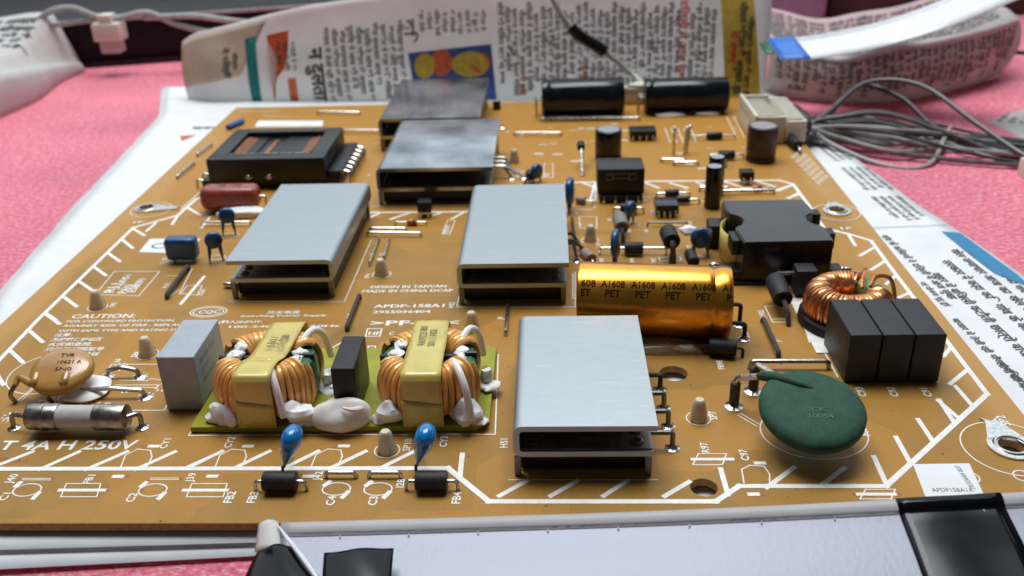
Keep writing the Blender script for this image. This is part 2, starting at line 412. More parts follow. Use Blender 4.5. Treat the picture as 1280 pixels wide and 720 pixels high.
mat('ink_red', (0.62, 0.10, 0.06), 0.7); mat('ink_blue', (0.05, 0.13, 0.42), 0.7); mat('ink_skyblue', (0.03, 0.22, 0.42), 0.7)
mat('tape_black', (0.003, 0.003, 0.004), 0.16, var=.1, scale=2, bump=.03, bscale=1.0, spec=.3, rvar=.02)
mat('strip_silver', (0.30, 0.31, 0.37), 0.45, metal=.2, var=.05, scale=2, bump=.18, bscale=12, stretch=(1, .5, 1), rvar=.05)
mat('strip_rim', (0.42, 0.40, 0.40), 0.5, var=.06, scale=2)
mat('white_flex', (0.80, 0.80, 0.84), 0.28, var=.04, coat=.3)
mat('blue_tape', (0.01, 0.16, 0.62), 0.4)
mat('wire_grey', (0.12, 0.115, 0.11), 0.38, var=.15, scale=4); mat('wire_dark', (0.045, 0.042, 0.043), 0.38, var=.15, scale=4); mat('wire_light', (0.34, 0.33, 0.31), 0.4, var=.1, scale=4)
mat('wire_clear', (0.42, 0.42, 0.40), 0.35, var=.15, scale=3)
mat('connector_white', (0.70, 0.66, 0.56), 0.45, var=.06, scale=6, sss=.1)
mat('dark_case', (0.022, 0.014, 0.019), 0.42, var=.7, scale=.5, stretch=(1, .12, .12), spec=.12, col2=(0.006, 0.005, 0.007))  # streaked colour stands in for blurred reflections
mat('dark_bench', (0.022, 0.010, 0.014), 0.6, var=.6, scale=.15, col2=(0.006, 0.005, 0.006), spec=.1)
mat('lavender', (0.32, 0.30, 0.42), 0.6, var=.1); mat('brown_dark', (0.05, 0.028, 0.03), 0.6, var=.4, scale=.3); mat('grey_dark', (0.085, 0.08, 0.085), 0.6, var=.2, scale=.3)

def foam_material():
    m = bpy.data.materials.new('pink_foam'); m.use_nodes = True; nt = m.node_tree; N = nt.nodes; L = nt.links; b = N['Principled BSDF']
    geo = N.new('ShaderNodeNewGeometry')
    mp = N.new('ShaderNodeMapping'); mp.inputs['Scale'].default_value = (1.0, 1.6, 1.0); mp.inputs['Rotation'].default_value = (0, 0, .25); L.new(geo.outputs['Position'], mp.inputs[0])
    n1 = N.new('ShaderNodeTexNoise'); n1.inputs['Scale'].default_value = 6.5; n1.inputs['Detail'].default_value = 7; n1.inputs['Roughness'].default_value = .72; L.new(mp.outputs[0], n1.inputs['Vector'])
    v = N.new('ShaderNodeTexVoronoi'); v.inputs['Scale'].default_value = 3.2; L.new(mp.outputs[0], v.inputs['Vector'])
    n2 = N.new('ShaderNodeTexNoise'); n2.inputs['Scale'].default_value = .22; n2.inputs['Detail'].default_value = 3; L.new(geo.outputs['Position'], n2.inputs['Vector'])
    r = N.new('ShaderNodeValToRGB'); e = r.color_ramp.elements
    e[0].position = .36; e[0].color = (0.80, 0.13, 0.20, 1); e[1].position = .66; e[1].color = (1.0, 0.60, 0.64, 1)
    q = r.color_ramp.elements.new(.50); q.color = (0.94, 0.23, 0.32, 1)
    L.new(n1.outputs['Fac'], r.inputs[0])
    mx = N.new('ShaderNodeMix'); mx.data_type = 'RGBA'; mx.blend_type = 'MULTIPLY'; mx.inputs['Factor'].default_value = 1
    rr = N.new('ShaderNodeMapRange'); rr.inputs['From Min'].default_value = .3; rr.inputs['From Max'].default_value = .7; rr.inputs['To Min'].default_value = .85; rr.inputs['To Max'].default_value = 1.1
    L.new(n2.outputs['Fac'], rr.inputs['Value']); L.new(r.outputs[0], mx.inputs['A']); L.new(rr.outputs[0], mx.inputs['B']); L.new(mx.outputs['Result'], b.inputs['Base Color'])
    b.inputs['Roughness'].default_value = .5; b.inputs['Specular IOR Level'].default_value = .15
    ad = N.new('ShaderNodeMath'); ad.operation = 'ADD'; L.new(n1.outputs['Fac'], ad.inputs[0]); L.new(v.outputs['Distance'], ad.inputs[1])
    bp = N.new('ShaderNodeBump'); bp.inputs['Strength'].default_value = .8; bp.inputs['Distance'].default_value = .11; L.new(ad.outputs[0], bp.inputs['Height']); L.new(bp.outputs[0], b.inputs['Normal'])
    MATS['foam'] = m
foam_material()

# ------------------------------------------------------------------ setting: bench covered with pink foam, dark bench behind
TZ = -4.5
g = MB()
def foam(u, v_):
    x = -700 + 1500 * u; y = -260 + 800 * v_
    z = TZ + 1.2 * mnoise.noise(Vector((x * .006, y * .006, 0))) if not (-170 < x < 150 and -60 < y < 330) else TZ
    return (x, y, min(z, TZ + .6))
g.grid(foam, 90, 50); g.build('foam_mat_surface', 'foam', kind='structure')
g = MB(); g.box(-1500, 1500, -300, 2600, TZ - 40, TZ - 3); g.build('bench_surface', 'dark_bench', kind='structure')

# ------------------------------------------------------------------ the circuit board
BX0, BX1, BY0, BY1, BT = -126.3, 98.0, -2.8, 262.0, 1.6
pcb = empty('circuit_board', (-14, -2.8, -1.6), 'brown power supply circuit board crowded with silver heatsinks and capacitors, lying on newspaper', 'circuit board')
def wx(px, py): p = P(px, py); return (p.x, p.y)
BIG = [(*wx(842, 466.5), 2.95), (*wx(880, 609), 2.4), (*wx(1264, 558.5), 2.35), (*wx(1046, 264), 2.2), (*wx(183.5, 261), 2.0)]
def make_board():
    cu = bpy.data.curves.new('b', 'CURVE'); cu.dimensions = '2D'; cu.fill_mode = 'BOTH'; cu.extrude = (BT / 2 - .12) * K; cu.bevel_depth = .12 * K; cu.bevel_resolution = 1
    def loop(pts):
        s = cu.splines.new('POLY'); s.points.add(len(pts) - 1)
        for i, p in enumerate(pts): s.points[i].co = (p[0] * K, p[1] * K, 0, 1)
        s.use_cyclic_u = True
    e = .12
    loop([(BX0 + e, BY0 + e), (BX1 - e, BY0 + e), (BX1 - e, BY1 - e), (BX0 + e, BY1 - e)])
    for x, y, r in BIG: loop([(x + (r + e) * math.cos(t * math.pi / 16), y - (r + e) * math.sin(t * math.pi / 16)) for t in range(32)])
    ob = bpy.data.objects.new('b', cu); C.objects.link(ob); dg = bpy.context.evaluated_depsgraph_get(); me = bpy.data.meshes.new_from_object(ob.evaluated_get(dg)); bpy.data.objects.remove(ob)
    me.name = 'base_plate'
    me.materials.clear(); me.materials.append(MATS['board']); me.materials.append(MATS['board_edge'])
    for p in me.polygons: p.material_index = 0 if p.normal.z > .5 else 1; p.use_smooth = False
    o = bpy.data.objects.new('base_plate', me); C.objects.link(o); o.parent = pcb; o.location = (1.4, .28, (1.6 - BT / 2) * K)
    o['label'] = 'brown laminate sheet with drilled holes and a soot stain'
make_board()

# ---- silkscreen
sk = MB(); ZS = 0.065
def L_(pts, w=0.35, closed=False): strip2d(sk, [wx(*p) for p in pts], w, ZS, closed)
def S_(s, x0, y0, x1, h):                                  # baseline from (x0,y0) to x1
    a = P(x0, y0); b = P(x1, y0); put_text(sk, s, (a.x, a.y, ZS + .004), (1, 0, 0), (0, 1, 0), h, width=(b.x - a.x), bold=.022)
def R_(s, x, y, h=1.5, w=None):                            # reads upwards, away from the viewer
    a = P(x, y); put_text(sk, s, (a.x, a.y, ZS + .004), (0, 1, 0), (-1, 0, 0), h, width=w, bold=.02)
def ring(cx, cy, r, w=.25, a0=0, a1=360, n=40, ry=None):
    ry = ry or r
    pts = [(cx + r * math.cos(math.radians(a0 + (a1 - a0) * i / n)), cy + ry * math.sin(math.radians(a0 + (a1 - a0) * i / n))) for i in range(n + 1)]
    strip2d(sk, pts, w, ZS, cap=False)
a = cr(3.6, 0, 200, [(920, 165), (885, 175), (800, 250), (600, 305), (170, 720)]) + [(-30, 481)]
L_(a, 1.1)
for p in cr(3.6, 0, 200, [(845, 215), (900, 248), (800, 250), (775, 290), (700, 285), (660, 320), (600, 310), (650, 340), (545, 355), (597, 397), (487, 420), (540, 457), (425, 483), (477, 520), (358, 548), (412, 585), (285, 615), (345, 660), (205, 690), (250, 720)]) + cr(4.5, 0, 360, [(262, 150), (335, 203), (165, 240), (240, 305), (55, 350), (130, 420), (-30, 470), (20, 545)]): pass
tk = cr(3.6, 0, 200, [(845, 215), (900, 248), (800, 250), (775, 290), (700, 285), (660, 320), (600, 310), (650, 340), (545, 355), (597, 397), (487, 420), (540, 457), (425, 483), (477, 520), (358, 548), (412, 585), (285, 615), (345, 660), (205, 690), (250, 720)])
tk += cr(4.5, 0, 360, [(262, 150), (335, 203), (165, 240), (240, 305), (55, 350), (130, 420), (-30, 470), (20, 545)])
L_([(-60, 586.4), (560, 585.4), (611, 627), (895, 627)], 1.15)
L_([(895, 627), (924, 607.8), (1107.5, 607.8), (1234, 492.8), (1120, 343.5), (1088.6, 301.0), (1060.7, 292.6), (1030, 285.5), (1011, 257), (991, 230), (973, 225.5), (820, 226.7), (708, 228.3)], 1.1)
L_([(420, 266), (590, 264.8)], 1.0)
tk += cr(4.235, 860, 230, [(545, 10), (480, 35), (580, 50), (535, 75), (850, 270), (885, 325), (980, 340), (910, 380), (1040, 410), (970, 455), (1095, 490), (1050, 530)])
tk += cr(3.6, 900, 340, [(850, 95), (805, 115), (1035, 345), (1005, 380)])
tk += cr(5.144, 1100, 380, [(560, 425), (450, 515), (590, 650), (485, 530), (500, 730), (375, 622)])
tk += cr(2.783, 820, 500, [(1035, 75), (985, 0), (960, 140), (912, 68), (880, 212), (835, 130), (800, 290), (758, 198), (575, 298), (655, 237), (385, 305), (480, 235), (250, 330), (225, 240), (30, 335), (115, 285)])
tk += cr(3.368, 240, 510, [(125, 183), (-10, 250), (325, 183), (175, 255), (530, 183), (385, 255), (730, 183), (580, 255), (935, 183), (790, 255), (1138, 195), (1128, 290)])
tk += cr(3, 0, 480, [(-20, 310), (120, 255), (150, 320), (295, 255), (325, 320), (475, 255), (510, 320), (655, 255), (690, 318), (830, 255)])
tk += cr(2.88, 600, 370, [(70, 720), (170, 665), (255, 720), (350, 665), (445, 720), (530, 665)])
tk += cr(4.235, 440, 130, [(205, 610), (320, 572), (530, 608), (590, 575), (430, 590), (480, 572), (100, 600), (150, 575)])
tk += cr(4.5, 660, 90, [(310, 625), (375, 648), (665, 625), (735, 652), (800, 625), (895, 652), (950, 622), (1000, 640)])
tk += cr(4.5, 820, 130, [(380, 435), (475, 465), (555, 430), (665, 465), (765, 455), (665, 490), (800, 510), (740, 530)])
for p, q in zip(tk[::2], tk[1::2]): L_([p, q], 0.95)
S_('T 4A H 250V', -4, 562.5, 167, 2.9)
S_('CAUTION:', 88, 398.2, 167, 2.0)
S_('FOR CONTINUED PROTECTION', 82.7, 403.4, 215.6, 1.05)
S_('AGAINST RISK OF FIRE , REPLACE', 77.3, 409, 232, 1.05)
S_('WITH SAME TYPE AND RATING OF', 72, 415.2, 223, 1.05)
S_('注意:', 66.7, 420.8, 89, 1.2); S_('为持续保护以防', 63, 426.6, 127, 1.25); S_('火灾的危险,', 59, 432.6, 114, 1.25); S_('只能用相同型号', 55, 438.8, 128, 1.25); S_('的保险丝', 80, 445, 122, 1.3)
S_('开关电源', 333, 392.6, 374, 1.3); S_('Switching Power Supply', 300, 396.6, 408, .95)
S_('(輸入)INPUT:', 273, 404.4, 326.5, 1.15); S_('100-240V~ 50-60Hz', 285.6, 410.2, 424, 1.05)
S_('DESIGN IN TAIWAN', 462.8, 360.6, 557.5, 1.45); S_('MADE IN CHINA DCAP', 452.7, 366, 566, 1.45)
S_('APDP-158A1', 466.8, 385, 555, 1.6); S_('2955036404', 465.6, 392, 537.8, 1.35); S_('>PF-LP<', 462, 407.2, 573, 2.3)
for s, x, y, x1, h in (('CQC', 247, 392.2, 274, 1.7),): S_(s, x, y, x1, h)
c = wx(260.7, 389.8); ring(*c, 3.75, .3, ry=2.2); ring(*c, 4.5, .3, ry=2.75)
q = [(457, 420.5), (475, 420.5), (477.5, 411), (459.5, 411)]; L_(q, .3, True); S_('HF', 460, 419, 475, 1.6)
S_('C', 486, 419, 492, 1.4); S_('E1', 600, 438, 612, 1.6); S_('NO.', 600, 444, 614, 1.5)
L_(cr(3.79, 380, 370, [(110, 262), (190, 212), (205, 255), (110, 262)]), .35); L_(cr(3.79, 380, 370, [(305, 238), (338, 238), (336, 262), (303, 262)]), .35, True)
L_(cr(3.6, 0, 200, [(430, 605), (625, 612), (718, 502), (515, 502)]), .25, True)
for s, x, y, h, w in (('RU', 141, 366, 2.6, 5.4), ('94V-0', 149, 362, 1.6, 7.5), ('PAN', 158, 367, 2.4, 5), ('E58091', 168, 365.5, 2.0, 8), ('TC-1', 156, 353, 1.7, 4.6)): R_(s, x, y, h, w)
L_([(552.9, 292.6), (562, 293), (569, 275.7), (560, 275)], .22, True); R_('PRIMARY', 560.5, 292, 1.5, 6.3)
L_(cr(4.5, 660, 90, [(88, 595), (140, 595), (140, 515), (92, 515)]), .22, True); R_('SEC', 686, 221, 1.6)
for s, x, y, h in (('J40', 14, 605, 1.5), ('C1', 7, 626, 1.5), ('FB1', 112, 605, 1.4), ('CY1', 207, 561, 1.4), ('C2', 166, 628, 1.5), ('J39', 240, 603, 1.4), ('FB2', 289, 629, 1.5), ('FB3', 318, 629, 1.5),
                   ('CY2', 288, 560, 1.4), ('J42', 400, 601, 1.4), ('C4', 417, 632, 1.5), ('C3', 470, 632, 1.5), ('J28', 504, 611, 1.4), ('FB4', 575, 630, 1.5), ('SP10', 512, 564, 1.4), ('CY3', 558, 559, 1.4), ('HS1', 634, 560, 1.4),
                   ('HS2', 567, 385, 1.3), ('J12', 439, 398, 1.2), ('J8', 628, 400, 1.2), ('SP6', 170, 447, 1.3), ('SP5', 142, 384, 1.2), ('SP4', 461, 348, 1.2), ('J9', 467, 320, 1.1), ('J11', 478, 320, 1.1),
                   ('SP7', 897, 525, 1.4), ('R97', 887, 566, 1.4), ('C97', 937, 576, 1.4), ('NTC1', 1088, 545, 1.4), ('FB98', 906, 462, 1.3), ('C909', 938, 424, 1.3), ('D902', 958, 398, 1.3), ('J7', 975, 428, 1.2),
                   ('C93', 1084, 496, 1.5), ('C92', 1124, 496, 1.5), ('C91', 1166, 496, 1.5), ('SP2', 1264, 532, 1.6), ('R93', 755, 328, 1.1), ('R94', 793, 328, 1.1), ('C95', 785, 345, 1.1), ('R92', 820, 328, 1.1),
                   ('C96', 789, 291, 1.0), ('D90', 853, 243, 1.0), ('Q90', 853, 286, 1.0), ('C98', 729, 213, 1.0), ('N', 18, 524, 2), ('1', 56, 502, 1.5), ('3', 137, 506, 1.3), ('5', 158, 492, 1.2), ('C9', 207, 326, 1.2), ('R13', 208, 360, 1.2), ('ZD81', 252, 370, 1.2)):
    R_(s, x, y, h)
S_('1F', 1052, 287, 1066, 1.6); S_('1F', 166, 279, 178, 1.4)
S_('2', 141, 453, 150, 1.4); S_('4', 150, 491, 158, 1.4)
hole = MB()
def dot(px, py, r=.6):
    c = wx(px, py); n = 12
    hole.add([(c[0] + r * math.cos(k * math.pi / 6), c[1] + r * math.sin(k * math.pi / 6), .018) for k in range(n)], [tuple(range(n))])
def pad_sq(px, py, w=1.7, h=.9): L_([(px - 4.5 * w / 1.7, py), (px + 4.5 * w / 1.7, py)], h)
def fuse_box(bx0, bx1, y0, y1, lx0, lx1):
    sh = 4; m = (y0 + y1) / 2
    L_([(bx0 - sh, y1), (bx1 - sh, y1), (bx1 + 1, y0), (bx0 + 3, y0)], .22, True); L_([(lx0, m), (lx1, m)], .8); dot(lx0 - 3, m); dot(lx1 + 4, m)
fuse_box(80, 125, 604.5, 621, 75, 130); fuse_box(237, 283, 604.5, 621, 230, 283); fuse_box(870, 907, 567.5, 581, 866, 915); fuse_box(1079, 1118, 612, 624, 1073, 1118)
for cx, cy in ((34, 612.7), (191, 612.7), (420.5, 611.5), (472.5, 611.5)):
    c = wx(cx, cy); ring(*c, 2.5, .25, ry=1.75); dot(cx - 14, cy); dot(cx + 16, cy); L_([(cx - 14, cy - 5), (cx - 9, cy - 9)], .9); L_([(cx + 8, cy + 10), (cx + 14, cy + 4)], .9)
for x0, y0, x1 in ((28, 599, 63), (188, 598.5, 223)):
    L_([(x0, y0 - .8), (x1, y0 - .8)], .18); L_([(x0, y0 + 1), (x1, y0 + 1)], .18); dot(x0 - 2, y0 + .5); dot(x1 + 1, y0 + .5)
for ox in (0, 118, 238):
    L_([(150 + ox, 586), (157 + ox, 569), (172 + ox, 561.5), (188 + ox, 563), (190 + ox, 571), (184 + ox, 583)], .25)
    dot(181 + ox, 558.5); pad_sq(192 + ox, 557.8); dot(159 + ox, 595); pad_sq(147.5 + ox, 595.6)
L_([(930, 604), (927, 587), (937, 582), (955, 583), (962, 593), (962, 606)], .25); dot(941.5, 578.5); pad_sq(950, 579); dot(954, 618); pad_sq(942, 618)
c = wx(1017, 540); ring(*c, 9.9, .25, ry=8.6)
L_([(922, 519), (946, 533)], .22); L_([(926, 517), (950, 531)], .22)
for x, y in ((1214, 597), (1279, 595)):
    dot(x, y, .95); c = wx(x - 1, y); ring(*c, 1.5, .25)
c = wx(1262, 560); ring(*c, 8.3, .25); c = wx(1046, 265); ring(*c, 6.6, .25); c = wx(189, 262); ring(*c, 6.2, .25)
for x, y in ((122, 384), (184.5, 443), (477, 343), (484, 563), (873, 523), (737.5, 300.5)):
    c = wx(x, y); ring(*c, 2.35, .22)
L_([(236, 544.5), (619, 543), (622.8, 443.5)], .28); L_([(236, 544.5), (240, 538)], .3)
L_([(571, 384), (719, 384), (719, 340)], .22); L_([(571, 384), (579, 345)], .22); L_([(636, 600), (822, 600)], .22); L_([(286, 377), (430.5, 377.5), (464, 300)], .22)
L_([(140, 455.6), (206, 455.6)], .28); L_([(140, 455.6), (113, 489)], .28); L_([(98, 512), (104, 500)], .28); L_([(155.6, 513), (205.5, 513), (210, 504)], .28)
L_([(144, 481.5), (199, 481.5)], .22); L_([(142, 484.5), (197, 484.5)], .22); L_([(149, 475.5), (184, 476), (189, 473.5), (204, 475.5)], .22)
for x, y in ((151, 459), (134, 472), (175, 471), (99.5, 497), (182, 496), (115, 506.5), (204, 484), (13, 521)):
    c = wx(x, y)
    for k in range(9):
        t = k * 2 * math.pi / 9; strip2d(sk, [(c[0] + 1.15 * math.cos(t), c[1] + 1.15 * math.sin(t)), (c[0] + 1.75 * math.cos(t), c[1] + 1.75 * math.sin(t))], .35, ZS, cap=False)
dot(151, 459, .9)
L_([(33, 480), (40, 486), (20, 503)], .25); L_([(44, 484), (27, 501)], .2); L_([(78, 484), (66, 500)], .2); L_([(84, 484), (72, 500)], .2); c = wx(62, 466); ring(*c, 8.6, .25)
L_([(1026, 432), (1047, 471)], .35); L_([(992, 368), (1012, 428)], .3); L_([(1012, 428), (1031, 428)], .3)
L_([(956, 383), (970, 383)], .25); L_([(956, 383), (966, 403), (985, 403)], .28); L_([(966, 399), (985, 399)], .25)
L_([(955, 403), (972, 447)], .2)
L_([(240, 336), (224, 368)], .22); L_([(224, 362), (208, 374)], .22); L_([(255, 346), (226, 380)], .9); L_([(226, 367), (246, 369), (253, 357), (234, 357)], .22, True)
L_([(210, 345), (228, 345)], .2)
L_([(716, 342), (716, 373), (722, 373)], .25); L_([(724, 271), (746, 271), (746, 285), (725, 285)], .25, True)
L_([(823, 322), (851, 322), (851, 326), (825, 326)], .25, True); L_([(744, 228), (738, 250), (744, 250), (746, 230)], .8)
for x, y in ((790, 280), (868, 322), (712, 266), (768, 333), (272, 322), (289, 294), (226, 326)):
    c = wx(x, y); ring(*c, 2.3, .22, ry=1.5)
c = wx(840, 334); ring(*c, 2.0, .4, ry=1.6)
L_([(176, 266), (180, 262)], .2)
# rows of dim test marks and small outlines on the far half
for i in range(7):
    for j in range(5): L_([(989 + i * 5.2 + j * 2.6, 196 + i * 5.3 - j * 2.2), (993 + i * 5.2 + j * 2.6, 198 + i * 5.3 - j * 2.2)], .55)
for i in range(46):
    x = random.uniform(640, 930); y = random.uniform(150, 224); L_([(x, y), (x + random.uniform(4, 12), y + random.uniform(-.4, .4))], random.choice((.3, .5, .9)))
for i in range(5): L_([(908 + i * 9, 146 - i), (921 + i * 9, 172 - i)], .3); L_([(831 + i * 8, 160), (838 + i * 8, 178)], .3)
for x0, y0, x1, y1 in ((300, 139, 350, 139.5), (330, 145, 365, 146), (735, 250, 750, 252), (865, 250, 880, 252), (928, 226, 960, 240), (618, 262, 650, 262), (690, 262, 740, 262), (226, 262, 250, 240), (800, 245, 812, 247)):
    L_([(x0, y0), (x1, y1)], .4)
L_([(474, 150), (474, 168), (610, 166)], .25); L_([(455, 258), (625, 256), (629, 236)], .25); L_([(251, 280.5), (314, 280.5)], .3); L_([(252, 285), (262, 272)], .8); L_([(200, 330), (212, 326)], .3)
for i in range(26):
    x = random.uniform(700, 880); y = random.uniform(232, 330); R_(random.choice(('R90', 'C94', 'D91', 'Q91', 'ZD2', 'R88', 'J31')), x, y, .9)
for i in range(22):
    x = random.uniform(300, 700); y = random.uniform(140, 330); R_(random.choice(('R12', 'C14', 'J21', 'Q8', 'J33')), x, y, 1.0)
sk.build('silkscreen_print', 'silk', pcb, 'white printed outlines, hatched border lines and lettering on the board', smooth=False)
for x, y in ((0, 574), (10, 574.5), (20, 575), (30, 575)): dot(x, y, .9)
hole.build('drilled_hole', 'bare_hole', pcb, 'small unused drilled component holes of dark orange colour', smooth=False, kind='stuff')
# ------------------------------------------------------------------ components soldered to the board (parts), their pieces (sub-parts)
def pad(par, x, y, r=1.3, big=False):
    m = MB(); m.lathe((x, y, .05), (0, 0, 1), [(r, 0), (r, .06), (r * .75, .22), (r * .45, .5), (r * .28, .95)], 14)
    return m.build('solder_joint', 'solder', par)
def wire(par, pts, r=.35, m='tinned', name='lead', rb=.7):
    q = MB(); q.tube(bend(pts, rb), r, 8); return q.build(name, m, par)
def offset_profile(path, t):
    path = [Vector((p[0], 0, p[1])) for p in path]; n = len(path); l, r = [], []
    for i in range(n):
        d = (path[min(i + 1, n - 1)] - path[max(i - 1, 0)]).normalized(); nn = Vector((-d.z, 0, d.x)) * (t / 2)
        l.append(path[i] + nn); r.append(path[i] - nn)
    return l, r
def extrude_profile(mb, path, t, y0, y1):
    l, r = offset_profile(path, t); n = len(l); vs = []
    for y in (y0, y1): vs += [(p.x, y, p.z) for p in l] + [(p.x, y, p.z) for p in r]
    fs = []; m = 2 * n
    for i in range(n - 1):
        fs += [(i, i + 1, m + i + 1, m + i), (n + i + 1, n + i, m + n + i, m + n + i + 1), (i + 1, i, n + i, n + i + 1), (m + i, m + i + 1, m + n + i + 1, m + n + i)]
    fs += [(0, m, m + n, n), (n - 1, 2 * n - 1, m + 2 * n - 1, m + n - 1)]
    mb.add(vs, fs)
def heatsink(x0, x1, y0, y1, zt, lab, m='aluminium', side='L', lip=True, yaw=0.0, rivets=True):
    t = 1.1; zl = 5.2; s = 1 if side == 'L' else -1
    a, b = (x0, x1) if side == 'L' else (x1, x0)          # a = the closed side
    mb = MB(); path = bend([(b, zt - t / 2, 0), (a + s * t / 2, zt - t / 2, 0), (a + s * t / 2, zl, 0), (b - s * .6, zl, 0)], 1.3, 5)
    path = [(p.x, p.y) for p in path]
    extrude_profile(mb, path, t, y0, y1)
    o = mb.build('heatsink', m, pcb, lab, angle=50)
    dk = 'dark_steel'
    for xx in (x0 + .7, x1 - 1.3):
        for yy in (y0 + 1.0, y1 - 1.2):
            q = MB(); q.box(xx - .6, xx + .6, yy - .5, yy + .5, 0.05, zl - t / 2 - .02, .12); q.build('leg', dk, o)
    q = MB(); q.box(x0 + 1.2, x1 - 1.2, y0 + 2.2, y1 - 2, .4, zl - t / 2 - .05, .3); q.build('power_transistor', 'black_plastic', o)
    q = MB(); q.box(x0 + 1.4, x1 - .6, y0 + .55, y1 - .6, zl + t / 2 + .02, zl + t / 2 + .22, .05); q.build('mounting_plate', dk, o)
    if rivets:
        for xx in (x0 + 3.4, x1 - 3.2):
            for yy in (y0 + 2.6, y0 + 6.0):
                q = MB(); q.lathe((xx, yy, zl + t / 2 + .2), (0, 0, 1), [(1.1, 0), (1.1, .35), (.7, .45), (.6, .1)], 14); q.build('rivet', 'dark_steel', o)
    return o
h1 = heatsink(0.1, 25.3, 9.2, 49.8, 11.1, 'nearest of the five silver heatsinks, plain brushed top, beside the green disc')
for px, py in ((825, 487), (829.5, 510), (835, 533), (840.3, 560)):
    p = P(px, py); wire(h1, [(22.5, p.y + .2, 3.4), (p.x, p.y + .2, 3.4), (p.x, p.y, 0.3)], .5, 'dark_steel' if py > 500 else 'dusty_wire'); pad(h1, p.x, p.y, 1.45)
h2 = heatsink(-15.5, 11.4, 76.6, 131, 11.1, 'plain silver heatsink in the middle, directly above the printed country of origin')
for px, py in ((721.5, 326.7), (742, 322.7), (728, 314)):
    p = P(px, py); wire(h2, [(10.5, p.y + 3, 4), (13.2, p.y + 3, 4), (p.x, p.y, 0.3)], .45, 'dusty_wire'); pad(h2, p.x, p.y, 1.2)
h3 = heatsink(-73.0, -46.4, 81.2, 135.8, 10.6, 'plain silver heatsink on the left between red capacitor and text, closed on its right side', side='R')
q = MB(); q.blob((-75.0, 88.0, .8), (2.4, 1.0, .9), sd=5); q.build('solder_joint', 'solder', h3)
wire(h3, [(-71.5, 87, 3.5), (-74, 87.6, 3.0), (-75.5, 88, .4)], .5, 'dusty_wire')
h4 = heatsink(-46.0, -10.3, 144.2, 196.0, 12.1, 'polished silver heatsink with dark cloudy reflections painted in, second from the back', m='polished_aluminium')
for i, (px, py) in enumerate(((640, 213), (648, 218), (640, 224), (655, 223))):
    p = P(px, py); wire(h4, [(-11, p.y + 1.5, 4), (-8, p.y + 1.5, 4), (p.x, p.y, .3)], .45, 'tinned'); pad(h4, p.x, p.y, 1.2)
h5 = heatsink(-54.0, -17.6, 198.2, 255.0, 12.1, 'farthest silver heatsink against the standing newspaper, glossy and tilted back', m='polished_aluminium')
for (x0, y0, x1, y1) in ((628, 160, 634, 158), (450, 184, 457, 182)):
    p = P(x0, y0); pad(h5, p.x, p.y, 1.5)

# --- common mode chokes on their yellow carrier board
cb = MB()
cb.prism([(-63.6, 23.6), (-7.5, 23.6), (-5.2, 25.9), (-5.2, 54), (-63.0, 54)], .15, 1.35)
carrier = cb.build('carrier_board', 'yellow_board', pcb, 'translucent yellow green board under the two copper chokes', smooth=False)
def coil(mb, cx, cy, a0, a1, turns, ri, ro, z0, z1, rw, seg=22, ws=7, p=.88, phase=0.0, jit=.0):
    rc, ra, zc, za = (ri + ro) / 2, (ro - ri) / 2, (z0 + z1) / 2, (z1 - z0) / 2
    pts = []; n = turns * seg
    sg = lambda v: math.copysign(abs(v) ** p, v)
    for i in range(n + 1):
        th = 2 * math.pi * i / seg + phase; f = math.radians(a0 + (a1 - a0) * i / n)
        k = int(i / seg); j = jit * math.sin(k * 12.9898) 
        r = rc + (ra + j) * sg(math.cos(th)); z = zc + (za + j * .6) * sg(math.sin(th)); f += jit * .03 * math.sin(k * 7.7)
        pts.append((cx + r * math.cos(f), cy + r * math.sin(f), z))
    mb.tube(pts, rw, ws)
def torus(mb, cx, cy, ri, ro, z0, z1, n=40, m=14, p=.6, a0=0, a1=360):
    rc, ra, zc, za = (ri + ro) / 2, (ro - ri) / 2, (z0 + z1) / 2, (z1 - z0) / 2
    sg = lambda v: math.copysign(abs(v) ** p, v)
    def fn(u, v):
        f = math.radians(a0 + (a1 - a0) * u); th = 2 * math.pi * v
        r = rc + ra * sg(math.cos(th)); return (cx + r * math.cos(f), cy + r * math.sin(f), zc + za * sg(math.sin(th)))
    mb.grid(fn, n, m)
